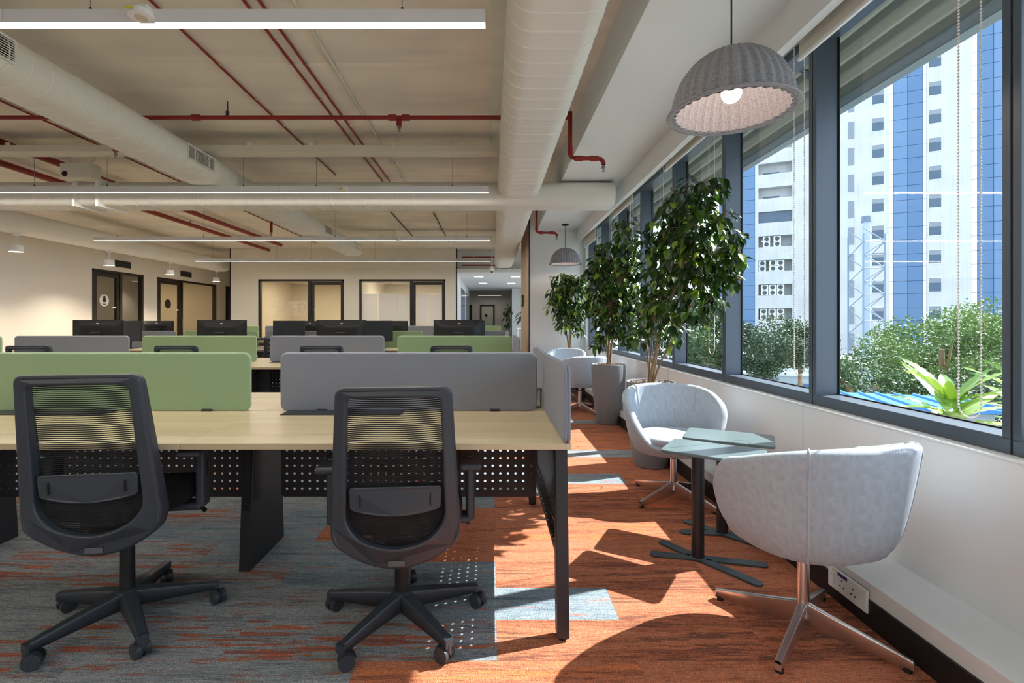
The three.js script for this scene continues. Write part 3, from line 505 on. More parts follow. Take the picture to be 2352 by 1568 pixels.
// divider screens: upholstered board + piping
const scrW = 1.34, scrH = 0.30;
const gScreen = ext(rrShape(scrW, scrH, 0.035), 0.026, 0.006, 8, 3), gPipe = (() => { const s = rrShape(scrW + 0.006, scrH + 0.006, 0.038); s.holes.push(rrShape(scrW - 0.006, scrH - 0.006, 0.032, 0, 0, THREE.Path)); return ext(s, 0.009, 0.002, 8); })();
const gClamp = box(0.05, 0.010, 0.05);
const rowWord = { [D1]: 'on the nearest bench', [D2]: 'on the second bench', [D3]: 'on the third bench', [D4]: 'on the last bench' };
const place = ['rightmost', 'second from the right', 'third from the right', 'fourth from the right', 'fifth from the right'];
function dividers(d, n, firstGrey, h = scrH) {
  for (let k = 0; k < n; k++) {
    const gy = (k % 2 === 0) === firstGrey;
    const s = thing('divider_screen', (gy ? 'grey' : 'green') + ' fabric desk screen ' + rowWord[d] + ', ' + place[k], 'desk screen', [X_END - DESK_W * (k + 0.5) + 0.01, DESK + h / 2 + 0.002, -d], 0, 'desk divider screens');
    const m = gy ? M.screenGrey : M.screenGreen;
    const b = part(s, 'board', gScreen, m); b.scale.y = h / scrH; const p = part(s, 'piping', gPipe, gy ? M.pipingGrey : M.pipingGreen); p.scale.y = h / scrH;
    for (const x of [-0.45, 0.45]) part(s, 'clamp', gClamp, M.legMetal).position.set(x, -h / 2 + 0.004, 0);
  }
}
dividers(D1, 3, true); dividers(D2, 5, false); dividers(D3, 5, true); dividers(D4, 5, false, 0.37);
const gEnd = (() => { const s = rrShape(1.43, 0.298, 0.03); return [ext(s, 0.011, 0.004, 8).rotateY(Math.PI / 2).translate(-0.0065, 0, 0), ext(s, 0.011, 0.004, 8).rotateY(Math.PI / 2).translate(0.0065, 0, 0), ext(rrShape(1.42, 0.288, 0.03), 0.01).rotateY(Math.PI / 2)]; })();
[[D1, 'nearest'], [D2, 'second'], [D3, 'third']].forEach(([d, w]) => {
  const s = thing('end_screen', 'grey fabric screen closing the right end of the ' + w + ' bench', 'desk screen', [0.287, DESK + 0.151, -d + 0.02], 0, 'bench end screens');
  part(s, 'board', gEnd[0], M.screenGrey); part(s, 'board', gEnd[1], M.screenGrey); part(s, 'core', gEnd[2], M.pipingGrey);
});

// task chair: five-star base, seat, arms and a mesh back in a moulded frame
const gHub = lathe([[0.0, 0.135], [0.04, 0.135], [0.048, 0.12], [0.05, 0.075], [0.036, 0.06], [0, 0.06]], 24);
const gStarLeg = (() => {
  const f = (t, s, u) => { const r = 0.03 + t * 0.285, w = 0.029 - 0.012 * t, top = 0.130 - 0.040 * Math.pow(t, 1.1), th = 0.064 - 0.034 * t; return [s * w, u ? top - (Math.abs(s) > 0.9 ? 0.006 : 0) : top - th, -r]; };
  const ring = [[-0.7, 1], [0.7, 1], [1, 1], [1, 0], [-1, 0], [-1, 1], [-0.7, 1]];
  const g = grid(6, 14, (u, v) => { const i = Math.round(u * 6), [s, q] = ring[i]; return f(v, s, q); });
  return join([g, box(0.034, 0.03, 0.03, 0, 0.073, -0.311), cyl(0.013, 0.013, 0.03, 0, 0.055, -0.315, 12)]);
})();
const gWheel = (() => { const w = (x) => new THREE.CylinderGeometry(0.029, 0.029, 0.018, 22).rotateZ(Math.PI / 2).translate(x, 0.029, 0.018); return join([w(-0.015), w(0.015), new THREE.CylinderGeometry(0.022, 0.022, 0.05, 16).rotateZ(Math.PI / 2).translate(0, 0.029, 0.018)]); })();
const gHood = (() => { const s = new THREE.Shape(); s.absarc(0, 0, 0.033, 0.1, Math.PI - 0.2); s.absarc(0, 0, 0.022, Math.PI - 0.2, 0.1, true); return ext(s, 0.014).rotateY(Math.PI / 2).translate(0, 0.029, 0.018); })();
const gBackFrame = (() => {
  const W = 0.199, s = new THREE.Shape();                              // outline seen from behind; y is height above the floor
  s.moveTo(-W + 0.035, 0.985); s.lineTo(W - 0.035, 0.985); s.quadraticCurveTo(W, 0.985, W + 0.002, 0.95);
  s.lineTo(W + 0.032, 0.48); s.quadraticCurveTo(W + 0.034, 0.412, W - 0.008, 0.385); s.quadraticCurveTo(0.10, 0.312, 0, 0.308);
  s.quadraticCurveTo(-0.10, 0.312, -W + 0.008, 0.385); s.quadraticCurveTo(-W - 0.034, 0.412, -W - 0.032, 0.48); s.lineTo(-W - 0.002, 0.95); s.quadraticCurveTo(-W, 0.985, -W + 0.035, 0.985);
  const h = new THREE.Path(), w = 0.160;
  h.moveTo(-w + 0.025, 0.948); h.quadraticCurveTo(-w, 0.948, -w, 0.922); h.lineTo(-w - 0.014, 0.53); h.quadraticCurveTo(-w - 0.013, 0.462, -0.1, 0.424); h.quadraticCurveTo(0, 0.374, 0.1, 0.424);
  h.quadraticCurveTo(w + 0.013, 0.462, w + 0.014, 0.53); h.lineTo(w, 0.922); h.quadraticCurveTo(w, 0.948, w - 0.025, 0.948);
  s.holes.push(h);
  return bendBack(ext(s, 0.042, 0.010, 10, 3), true);
})();
function backZ(x, y) { return 0.232 + 0.075 * Math.pow(Math.max(0, (y - 0.45) / 0.54), 1.3) - 0.55 * x * x - 0.05 * Math.max(0, (0.43 - y) / 0.11); }
function bendBack(g, thick) {
  const p = g.attributes.position;
  for (let i = 0; i < p.count; i++) { const x = p.getX(i), y = p.getY(i); let z = p.getZ(i); if (thick && z < 0) z *= 1 + 1.6 * Math.max(0, Math.min(1, (0.9 - y) / 0.4)) * Math.min(1, Math.abs(x) / 0.2); p.setZ(i, z + backZ(x, y)); }
  g.computeVertexNormals(); return g;
}
const gStrands = (() => {
  const list = [];
  for (let y = 0.945; y > 0.396; y -= 0.0074) {
    const half = y > 0.53 ? 0.163 + (0.945 - y) * 0.035 : Math.min(0.183, 0.183 * Math.sqrt(Math.max(0.02, 1 - Math.pow((0.53 - y) / 0.142, 2))) + 0.012), th = y > 0.62 ? 0.0021 : 0.0031;
    list.push(grid(10, 2, (u, v) => { const x = (u * 2 - 1) * half, yy = y + (v - 0.5) * 2 * th - 0.004 * (1 - (u * 2 - 1) ** 2); return [x, yy, backZ(x, yy) - 0.012 - 0.001 * Math.abs(v - 0.5)]; }));
  }
  return join(list);
})();
const gLumbar = bendBack(ext((() => { const s = new THREE.Shape(); s.moveTo(-0.15, 0.626); s.lineTo(0.15, 0.626); s.quadraticCurveTo(0.163, 0.626, 0.163, 0.608); s.lineTo(0.16, 0.556); s.quadraticCurveTo(0.158, 0.542, 0.14, 0.539); s.quadraticCurveTo(0, 0.504, -0.14, 0.539); s.quadraticCurveTo(-0.158, 0.542, -0.16, 0.556); s.lineTo(-0.163, 0.608); s.quadraticCurveTo(-0.163, 0.626, -0.15, 0.626); return s; })(), 0.014, 0.004, 8).translate(0, 0, 0.006), false);
const gSeat = (() => {
  const f = (u, v) => { const a = u * Math.PI * 2, c = Math.cos(a), s = Math.sin(a), q = 0.62; const x = 0.245 * Math.sign(c) * Math.pow(Math.abs(c), q), z = 0.235 * Math.sign(s) * Math.pow(Math.abs(s), q); const k = [0, 0.5, 0.88, 0.97, 1, 0.985, 0.93, 0.6, 0][Math.round(v * 8)], y = [0.500, 0.500, 0.497, 0.488, 0.468, 0.446, 0.432, 0.428, 0.428][Math.round(v * 8)]; const zz = z * k; return [x * k, y - Math.max(0, -zz - 0.15) * 0.22, zz - 0.03]; };
  return grid(48, 8, f, 3, 3);
})();
const gMech = join([rbox(0.20, 0.05, 0.26, 0.015, 0, 0.405, 0.0), rbox(0.10, 0.05, 0.14, 0.015, 0, 0.40, 0.10)]), gLever = tube([[0.1, 0.40, -0.06], [0.2, 0.395, -0.06], [0.25, 0.385, -0.06], [0.275, 0.37, -0.05]], 0.009, 20, 8);
const gArmPost = (s) => join([rbox(0.035, 0.235, 0.07, 0.012, s * 0.277, 0.52, -0.02), rbox(0.13, 0.03, 0.08, 0.012, s * 0.215, 0.41, -0.02), rbox(0.030, 0.1, 0.05, 0.010, s * 0.277, 0.62, -0.02)]), gArmPad = (s) => rbox(0.088, 0.026, 0.25, 0.012, s * 0.272, 0.648, -0.01, 3), gArmSlot = (s) => box(0.002, 0.075, 0.012, s * 0.295, 0.56, -0.02);
function taskChair(label, lift = 0) {
  const c = thing('task_chair', label, 'chair', [0, 0, 0], 0, 'black mesh-back task chairs');
  part(c, 'hub', gHub, M.plastic); part(c, 'gas_column', [cyl(0.026, 0.028, 0.2, 0, 0.22, 0), cyl(0.016, 0.016, 0.14 + lift, 0, 0.34 + lift / 2, 0)], M.plasticDark);
  const from = c.children.length;
  for (let k = 0; k < 5; k++) {
    const l = part(c, 'star_leg', gStarLeg, M.plastic); l.rotation.y = k * Math.PI * 0.4;
    const w = part(l, 'caster', [gHood], M.plasticDark); w.position.set(0, 0, -0.315); w.rotation.y = [0.5, 1.2, -0.7, 0.3, 2.0][k];
    const q = part(l, 'caster_wheel', gWheel, M.plastic); q.position.copy(w.position); q.rotation.y = w.rotation.y;
  }
  part(c, 'mechanism', gMech, M.plasticDark); part(c, 'lever', gLever, M.plasticDark); part(c, 'seat', gSeat, M.seatFabric);
  const f = part(c, 'back_frame', gBackFrame, M.plastic); part(f, 'label_plate', rbox(0.06, 0.02, 0.004, 0.0015, 0, 0.338, backZ(0, 0.338) + 0.022), M.label, 'small metal label plate');
  part(c, 'back_mesh', gStrands, M.mesh, 'black horizontal mesh strands');
  const lu = part(c, 'lumbar_pad', gLumbar, M.plastic); for (const x of [-0.123, 0.123]) part(lu, 'slot', box(0.005, 0.044, 0.006, x, 0.580, backZ(0.12, 0.580) + 0.0125), M.gasket);
  for (const s of [-1, 1]) { const a = part(c, 'arm_post', gArmPost(s), M.plastic); part(a, 'arm_slot', gArmSlot(s), M.gasket); part(c, 'arm_pad', gArmPad(s), M.plastic); }
  if (lift) for (const o of c.children.slice(from)) if (o.name !== 'star_leg') o.position.y += lift;
  return c;
}
const chair0 = taskChair('black mesh-back task chair in front of the nearest grey screen');
chair0.position.set(-0.362, 0, -2.0); chair0.rotation.y = 0.09;
const chair1 = taskChair('black mesh-back task chair at the lower left, in front of the nearest green screen', 0.042);
chair1.position.set(-1.475, 0, -2.01); chair1.rotation.y = 0.15;
[[-0.40, 'before the rightmost green screen of the second bench'], [-1.66, 'before the second screen from the right of the second bench'], [-3.05, 'before the third screen from the right of the second bench'], [-4.48, 'before the fourth screen from the right of the second bench']].forEach(([x, w], i) => copyOf(chair0, 'task_chair', [x, 0, -5.06], 0.05 + 0.03 * (i % 2), 'black task chair top ' + w));
[[-0.5, 'at the far side of the second bench, rightmost'], [-1.95, 'at the far side of the second bench, beside the open gap'], [-3.3, 'at the far side of the second bench, third from the right']].forEach(([x, w]) => copyOf(chair0, 'task_chair', [x, 0, -6.95], Math.PI + 0.1, 'black task chair ' + w));
[[-0.45, 'rightmost'], [-2.0, 'second from the right'], [-3.45, 'third from the right']].forEach(([x, w]) => copyOf(chair0, 'task_chair', [x, 0, -8.2], 0.1, 'black task chair at the near side of the third bench, ' + w));

// monitors
const gShell = grid(24, 14, (u, v) => { const x = (u - 0.5) * 0.606, y = (v - 0.5) * 0.352, e = Math.max(Math.abs(u - 0.5), Math.abs(v - 0.5)) * 2, b = Math.min(1, (1 - e) * 2.4); return [x, y, 0.010 + 0.030 * b * b * (3 - 2 * b)]; });
const gPanel = ext(rrShape(0.614, 0.360, 0.006), 0.018, 0.003), gGlass = box(0.598, 0.338, 0.002, 0, 0.004, -0.0098), gNeck = join([rbox(0.075, 0.20, 0.018, 0.005, 0, -0.13, 0.072), rbox(0.12, 0.10, 0.04, 0.008, 0, -0.02, 0.045)]), gBase = join([rbox(0.25, 0.012, 0.19, 0.005, 0, -0.306, 0.05), rbox(0.075, 0.13, 0.018, 0.005, 0, -0.25, 0.072)]), gPlate = box(0.11, 0.10, 0.004, 0, -0.125, 0.083), gRing = new THREE.TorusGeometry(0.026, 0.004, 6, 24).translate(0, -0.115, 0.086);
function monitor(label) {
  const m = thing('monitor', label, 'monitor', [0, 0, 0], 0, 'office monitors');
  const p = part(m, 'screen_panel', gPanel, M.monitorBack); part(p, 'display', gGlass, M.screenOff); part(m, 'back_shell', gShell, M.monitorBack);
  const n = part(m, 'neck', gNeck, M.monitorBack); part(n, 'cover_plate', gPlate, M.standGrey); part(n, 'ring_emblem', gRing, M.legMetal); part(m, 'base', gBase, M.monitorBack); part(m, 'badge', rbox(0.034, 0.012, 0.004, 0.0015, 0.01, 0.135, 0.030), M.badge);
  return m;
}
let mon0;
const putMonitor = (x, d, turn, label, y = DESK + 0.312) => { if (!mon0) { mon0 = monitor(label); mon0.position.set(x, y, -d); mon0.rotation.y = turn; } else copyOf(mon0, 'monitor', [x, y, -d], turn, label); };
[[-0.41, 'rightmost of the four seen from behind above the second bench', 0.06], [-1.86, 'second from the right of the four seen from behind', 0], [-3.34, 'third from the right of the four seen from behind, above a green screen', 0], [-4.87, 'leftmost of the four seen from behind, above a grey screen', 0.03]].forEach(([x, w, t]) => putMonitor(x, 6.15, t, 'black monitor, ' + w, DESK + 0.312));
[[-0.42, 'partly hidden by the rightmost monitor', 3.2], [-2.02, 'with its dark grey screen facing the viewpoint, right one', 2.9], [-3.56, 'with its bluish screen facing the viewpoint, middle one', 2.95], [-6.42, 'with its black screen facing the viewpoint, left one', 3.0]].forEach(([x, w, t]) => putMonitor(x, 8.72, t, 'third-bench monitor ' + w));
[[-3.45, 'showing a dark strip right of the bluish screen'], [-6.35, 'showing low above the third bench at the left'], [-1.9, 'showing a dark edge beside the grey screen']].forEach(([x, w]) => putMonitor(x, 9.42, 0.05, 'far-side third-bench monitor ' + w));
// small desk things
const cup = thing('pen_cup', 'black wire mesh pen cup behind the nearest grey screen', 'pen cup', [0.23, DESK, -2.70]);
part(cup, 'wall', (() => { const l = []; for (let k = 0; k < 20; k++) { const a = k / 20 * 6.283; l.push(rod([0.04 * Math.cos(a), 0, 0.04 * Math.sin(a)], [0.042 * Math.cos(a), 0.1, 0.042 * Math.sin(a)], 0.0012, 5)); } return l; })(), M.black);
part(cup, 'rim', new THREE.TorusGeometry(0.042, 0.003, 8, 28).rotateX(Math.PI / 2).translate(0, 0.1, 0), M.black); part(cup, 'bottom', cyl(0.041, 0.041, 0.004, 0, 0.002, 0, 24), M.black);
for (const [x, d, w] of [[-3.98, 6.1, 'behind the third screen of the second bench, left end'], [-2.95, 6.1, 'behind the third screen of the second bench, right end']]) { const c = thing('mug', 'small white mug ' + w, 'mug', [x, DESK, -d]); part(c, 'body', lathe([[0, 0.004], [0.034, 0.004], [0.036, 0.0], [0.04, 0.09], [0.037, 0.09], [0.033, 0.008]], 24), M.white); part(c, 'handle', new THREE.TorusGeometry(0.025, 0.005, 8, 16, 3.6).rotateZ(-1.8).translate(0.045, 0.048, 0), M.white); }
// ---------- lounge by the windows ----------
// tub chair, facing local -z: an upholstered bowl whose rim falls towards the front
const rimAt = (deg) => { const b = 0.770 - 0.15 * Math.pow(Math.min(1, deg / 112), 2.4); return b - (b - 0.42) * THREE.MathUtils.smootherstep(deg, 88, 158); };
const tubPlan = (a) => { const s = Math.sin(a), c = Math.cos(a), q = 0.80; return [0.348 * Math.sign(s) * Math.pow(Math.abs(s), q), 0.325 * Math.sign(c) * Math.pow(Math.abs(c), q)]; };
const tubRho = (y) => y < 0.40 ? 0.80 : 0.80 + 0.20 * Math.pow(Math.min(1, (y - 0.40) / 0.355), 0.65);
function tubPoint(a, w) {                                              // w 0..1: underside, outer wall, rim, inner wall, seat pan
  const deg = Math.abs(((a * 180 / Math.PI + 180) % 360 + 360) % 360 - 180), H = rimAt(deg), [px, pz] = tubPlan(a), T = 0.05;
  let k, y;
  if (w < 0.30) { const t = w / 0.30; k = lerpKeys([[0, 0], [0.5, 0.42], [0.75, 0.65], [0.9, 0.75], [1, 0.80]], t); y = lerpKeys([[0, 0.335], [0.6, 0.337], [0.85, 0.350], [1, 0.395]], t); }
  else if (w < 0.62) { const t = (w - 0.30) / 0.32; y = 0.395 + (H - 0.022 - 0.395) * t; k = tubRho(y); }
  else if (w < 0.74) { const t = (w - 0.62) / 0.12 * Math.PI; const ko = tubRho(H - 0.022); k = ko - (T / 0.34) * (0.5 - 0.5 * Math.cos(t)); y = H - 0.022 + 0.022 * Math.sin(t); }
  else if (w < 0.94) { const t = (w - 0.74) / 0.20; y = (H - 0.022) + (0.405 - (H - 0.022)) * t; k = tubRho(Math.max(0.3, y)) - T / 0.34; }
  else { const t = (w - 0.94) / 0.06; y = 0.405; k = (tubRho(0.405) - T / 0.34) * (1 - t); }
  return [px * k, y, pz * k];
}
const gTub = grid(120, 50, (u, w) => tubPoint(u * Math.PI * 2, w), 4, 2);
const gTubSeat = grid(72, 10, (u, v) => { const a = u * Math.PI * 2, [px, pz] = tubPlan(a), k = [0, 0.45, 0.66, 0.72, 0.745, 0.75, 0.74, 0.72, 0.6, 0.3, 0][Math.round(v * 10)], y = [0.478, 0.476, 0.470, 0.460, 0.447, 0.435, 0.424, 0.415, 0.412, 0.412, 0.412][Math.round(v * 10)]; return [px * k * 0.91, y, pz * k * 0.92 - 0.03]; }, 4, 2);
const seamLine = (deg) => { const a = deg * Math.PI / 180, pts = []; for (let i = 0; i <= 16; i++) { const p = tubPoint(a, 0.22 + i / 16 * 0.62), n = tubPlan(a), l = Math.hypot(...n), out = i < 11 ? 1 : -1; pts.push([p[0] + out * 0.001 * n[0] / l, p[1] + (i > 8 && i < 14 ? 0.0015 : 0), p[2] + out * 0.001 * n[1] / l]); } return tube(pts, 0.003, 48, 6); };
const gSeams = [seamLine(40), seamLine(-40)];
const gTubLeg = (() => { const ring = [[-1, 1], [-0.6, 1.05], [0.6, 1.05], [1, 1], [0.9, 0], [-0.9, 0], [-1, 1]]; return join([grid(6, 12, (u, v) => { const [s, q] = ring[Math.round(u * 6)], r = 0.012 + v * 0.318, w = 0.0145 - 0.004 * v, top = 0.118 - 0.076 * Math.pow(v, 0.9), th = 0.082 - 0.052 * v; return [s * w, top - th + th * q, -r]; }), box(0.022, 0.022, 0.004, 0, 0.024, -0.331)]); })();
const gGlide = cyl(0.013, 0.014, 0.014, 0, 0.007, -0.314, 14);
const gTubColumn = join([lathe([[0.0, 0.115], [0.021, 0.115], [0.022, 0.1], [0.03, 0.07], [0.03, 0.05], [0, 0.05]], 24), cyl(0.0215, 0.0215, 0.17, 0, 0.2, 0, 24)]), gTubStem = cyl(0.0175, 0.0175, 0.07, 0, 0.315, 0, 20), gTubCollar = cyl(0.0235, 0.0235, 0.008, 0, 0.283, 0, 24);
function tubChair(label, pos, turn, baseTurn, lift = 0) {
  const c = thing('tub_chair', label, 'armchair', pos, turn, 'pale tub chairs by the windows');
  const s = part(c, 'shell', gTub, M.tweed); for (const g of gSeams) part(s, 'seam', g, M.seamThread);
  part(c, 'seat_cushion', gTubSeat, M.tweed); part(c, 'column', gTubColumn, M.chrome); part(c, 'stem', gTubStem, M.chrome).position.y = lift; part(c, 'collar', gTubCollar, M.plasticDark);
  for (let k = 0; k < 4; k++) { const l = part(c, 'leg', gTubLeg, M.chrome); l.rotation.y = baseTurn - turn + k * Math.PI / 2; part(l, 'glide', gGlide, M.plasticDark); }
  part(c, 'lever', tube([[0.0, 0.33, -0.02], [0.12, 0.325, -0.03], [0.16, 0.32, -0.03]], 0.006, 12, 6), M.plasticDark);
  for (const o of c.children) if (o.name === 'shell' || o.name === 'seat_cushion' || o.name === 'lever') o.position.y = lift;
  return c;
}
tubChair('pale blue-grey tub chair in the foreground, its back turned to the viewpoint', [1.218, 0, -1.94], 0.24, Math.PI / 4, 0.025);
tubChair('pale tub chair facing the viewpoint behind the two small dark tables', [1.246, 0, -3.40], Math.PI - 0.12, -1.02, -0.012);
tubChair('pale tub chair beside the middle planter, its back turned to the viewpoint', [1.20, 0, -6.75], 0.35, 0.5);
tubChair('pale tub chair at the back, in front of the farthest planter', [1.22, 0, -8.2], Math.PI - 0.2, 0.3);

// small tables with a cross foot
const gTopB = ext(rrShape(0.465, 0.31, 0.03), 0.016, 0.004, 8).rotateX(Math.PI / 2), gPost = cyl(0.031, 0.031, 0.53, 0, 0.272, 0, 28);
const footArm = (ang, len) => ext(rrShape(len + 0.05, 0.056, 0.0275, len / 2, 0), 0.009, 0.002, 8).rotateX(Math.PI / 2).translate(0, 0.0055, 0).rotateY(ang);
const gFootPlate = join([footArm(Math.PI - 0.40, 0.21), footArm(Math.PI + 0.40, 0.21), footArm(-0.36, 0.30), footArm(0.36, 0.30)]);
const gPostRing = lathe([[0.031, 0.014], [0.040, 0.011], [0.041, 0.010]], 28);
function sideTable(label, x, d, turn, shiftX, shiftZ, h = 0.55) {
  const t = thing('side_table', label, 'table', [x, 0, -d], turn, 'small dark side tables');
  const p = part(t, 'table_top', gTopB, M.tableTop); p.position.set(shiftX, h - 0.008, shiftZ);
  part(t, 'post', gPost, M.tablePost); part(t, 'foot', gFootPlate, M.tableMetal); part(t, 'post_ring', gPostRing, M.tableMetal);
  return t;
}
sideTable('small dark grey side table nearer the viewpoint, in front of its twin', 1.054, 2.536, -0.60, 0.06, -0.08);
sideTable('small dark grey side table nearer the window, behind its twin', 1.315, 2.83, -0.50, 0.03, -0.05, 0.553);
sideTable('small dark side table between the two far tub chairs, left one', 0.98, 7.3, -0.5, 0.03, -0.04);
sideTable('small dark side table between the two far tub chairs, right one', 1.40, 7.6, -0.5, 0.03, -0.04);

// planters and trees
const gPot = lathe([[0, 0.0], [0.125, 0.0], [0.135, 0.008], [0.165, 0.18], [0.192, 0.42], [0.2, 0.62], [0.2, 0.705], [0.196, 0.709], [0.186, 0.707], [0.184, 0.66], [0, 0.655]], 64);
const gStone = new THREE.IcosahedronGeometry(1, 0);
const leafGeo = (() => {                                               // a drooping pointed leaf along +z, folded on its midrib
  const rows = [[0, 0.03], [0.14, 0.3], [0.34, 0.44], [0.58, 0.36], [0.82, 0.14], [1, 0]], p = [], ix = [];
  for (const [t, w] of rows) { const y = -0.22 * t * t; p.push(-w * 0.62, y + w * 0.2, t, 0, y, t, w * 0.62, y + w * 0.2, t); }
  for (let i = 0; i < rows.length - 1; i++) { const a = i * 3, b = a + 3; ix.push(a, a + 1, b, a + 1, b + 1, b, a + 1, a + 2, b + 1, a + 2, b + 2, b + 1); }
  const g = new THREE.BufferGeometry(); g.setAttribute('position', new THREE.Float32BufferAttribute(p, 3)); g.setAttribute('uv', new THREE.Float32BufferAttribute(new Array(p.length / 3 * 2).fill(0), 2)); g.setIndex(ix); g.computeVertexNormals(); return g;
})();
const leafMats = [M.leafDark, M.leafDark, M.leafMid, M.leafDark, M.leafMid, M.leafLight];
function planterTree(spec) {
  const p = thing('planter', spec.potLabel, 'planter', [spec.x, 0, -spec.d], 0, 'tall grey planters');
  part(p, 'pot', gPot, M.pot); part(p, 'soil', cyl(0.183, 0.183, 0.02, 0, 0.665, 0, 32), M.soil);
  const st = new THREE.InstancedMesh(gStone, M.gravel, 170), m4 = new THREE.Matrix4(), q = new THREE.Quaternion(), e = new THREE.Euler();
  for (let i = 0; i < 170; i++) { const a = rnd() * 6.283, r = 0.172 * Math.sqrt(rnd()), s = rr(0.009, 0.016); m4.compose(V(r * Math.cos(a), 0.682 + rr(0, 0.016), r * Math.sin(a)), q.setFromEuler(e.set(rnd() * 6, rnd() * 6, rnd() * 6)), V(s * 1.4, s * 0.8, s)); st.setMatrixAt(i, m4); st.setColorAt(i, new THREE.Color().setHSL(0.07, rr(0.05, 0.18), rr(0.35, 0.75))); }
  st.name = 'gravel'; st.userData.kind = 'stuff'; shade(st); p.add(st);
  const t = thing('ficus_tree', spec.treeLabel, 'tree', [0, 0, 0], 0, 'leafy trees in planters');
  const stems = [], root = V(spec.x, 0.675, -spec.d);
  spec.stems.forEach((tip, i) => { const a = i * 2.4, b0 = root.clone().add(V(0.02 * Math.cos(a), 0, 0.02 * Math.sin(a))), T = V(...tip), mid = b0.clone().lerp(T, 0.45).add(V(0.03 * Math.cos(a), 0.06, 0.03 * Math.sin(a))); part(t, 'stem', tube([b0.toArray(), b0.clone().lerp(mid, 0.4).add(V(0, 0.05, 0)).toArray(), mid.toArray(), T.toArray()], spec.stemR * (1 - 0.08 * i), 24, 7), M.bark); });
  part(t, 'trunk', cyl(spec.stemR * 1.3, spec.stemR * 2, 0.13, spec.x, 0.735, -spec.d, 12), M.bark);
  const twigs = [], rest = [[], [], []];
  let total = 0; const vol = spec.clusters.reduce((s, c) => s + Math.pow(c[3], 2), 0);
  for (const [cx, cy, cz, r] of spec.clusters) {
    const n = Math.round(spec.leaves * r * r / vol), c = V(cx, cy, cz);
    let best = V(...spec.stems[0]); for (const s of spec.stems) if (V(...s).distanceTo(c) < best.distanceTo(c)) best = V(...s);
    twigs.push(rod(best.toArray(), c.toArray(), 0.0035, 5, 0.002));
    for (let i = 0; i < n; i++) {
      const dir = V(rr(-1, 1), rr(-1, 1), rr(-1, 1)).normalize(), rad = r * (0.25 + 0.85 * Math.pow(rnd(), 0.55)), at = c.clone().addScaledVector(dir, rad);
      if (at.x > 1.63) at.x = 1.63 - rnd() * 0.08;
      const yaw = Math.atan2(dir.x, dir.z) + rr(-0.9, 0.9), pitch = rr(0.15, 1.25), L = spec.leaf * rr(0.7, 1.2);
      const sunny = hash(i, Math.round(cx * 100 + cy * 37), 9), mi = sunny > 0.90 ? 5 : Math.floor(rnd() * 5);
      if (i % 4 === 0) twigs.push(rod(c.toArray(), at.toArray(), 0.0016, 4));
      q.setFromEuler(e.set(pitch, yaw, rr(-0.5, 0.5), 'YXZ')); m4.compose(at, q, V(L, L, L));
      if (total < spec.single && (i % spec.pickEvery === 0)) { const lf = part(t, 'leaf', leafGeo, leafMats[mi]); lf.applyMatrix4(m4); total++; }
      else rest[mi === 5 ? 2 : mi === 2 || mi === 4 ? 1 : 0].push(leafGeo.clone().applyMatrix4(m4));
    }
  }
  part(t, 'twigs', twigs, M.bark);
  rest.forEach((l, i) => { if (l.length) { const f = part(t, 'foliage', mergeGeometries(l), [M.leafDark, M.leafMid, M.leafLight][i]); f.userData.kind = 'stuff'; } });
}
planterTree({ x: 1.345, d: 4.2, potLabel: 'grey planter with pebbles, nearest of three, behind a tub chair', treeLabel: 'tallest leafy tree, lit yellow-green at the right by the window', stemR: 0.011, leaf: 0.085, leaves: 1800, single: 300, pickEvery: 4,
  stems: [[1.36, 1.55, -3.95], [1.45, 1.75, -3.65], [1.24, 1.45, -4.1], [1.52, 1.5, -3.6], [1.4, 1.95, -3.75]],
  clusters: [[1.47, 2.14, -3.55, 0.12], [1.57, 2.15, -3.5, 0.09], [1.39, 2.04, -3.6, 0.15], [1.35, 1.94, -3.8, 0.14], [1.47, 1.89, -3.55, 0.18], [1.57, 1.91, -3.4, 0.1], [1.6, 1.72, -3.25, 0.1], [1.62, 1.63, -3.2, 0.06], [1.52, 1.66, -3.4, 0.16], [1.41, 1.68, -3.6, 0.18], [1.34, 1.69, -3.95, 0.16], [1.39, 1.49, -3.8, 0.19], [1.49, 1.48, -3.5, 0.14], [1.46, 1.33, -3.6, 0.13], [1.32, 1.42, -4.0, 0.16], [1.4, 1.21, -3.8, 0.11], [1.53, 1.36, -3.45, 0.07], [1.3, 1.24, -4.0, 0.14], [1.58, 1.56, -3.35, 0.1], [1.21, 1.1, -4.05, 0.07], [1.44, 1.09, -3.95, 0.07], [1.6, 1.67, -3.9, 0.15], [1.51, 1.84, -4.0, 0.18], [1.63, 1.49, -3.25, 0.05], [1.23, 1.84, -4.0, 0.08]] });
planterTree({ x: 1.40, d: 5.95, potLabel: 'tall grey planter between the two pairs of tub chairs, middle of three', treeLabel: 'dark leafy tree in the middle planter', stemR: 0.014, leaf: 0.09, leaves: 1800, single: 300, pickEvery: 4,
  stems: [[1.40, 1.45, -5.85], [1.48, 1.75, -5.75], [1.3, 1.6, -5.8]],
  clusters: [[1.33, 1.94, -5.6, 0.2], [1.53, 2.09, -5.6, 0.18], [1.27, 1.68, -5.7, 0.21], [1.43, 1.69, -5.5, 0.23], [1.58, 1.45, -5.6, 0.19], [1.33, 1.4, -5.6, 0.24], [1.55, 1.23, -5.7, 0.18], [1.32, 1.13, -5.7, 0.14], [1.29, 1.92, -5.8, 0.13], [1.6, 1.8, -5.6, 0.17], [1.51, 2.31, -5.7, 0.11], [1.43, 1.57, -5.9, 0.25], [1.23, 1.41, -5.8, 0.13], [1.6, 1.01, -5.7, 0.08], [1.25, 0.95, -5.8, 0.07]] });
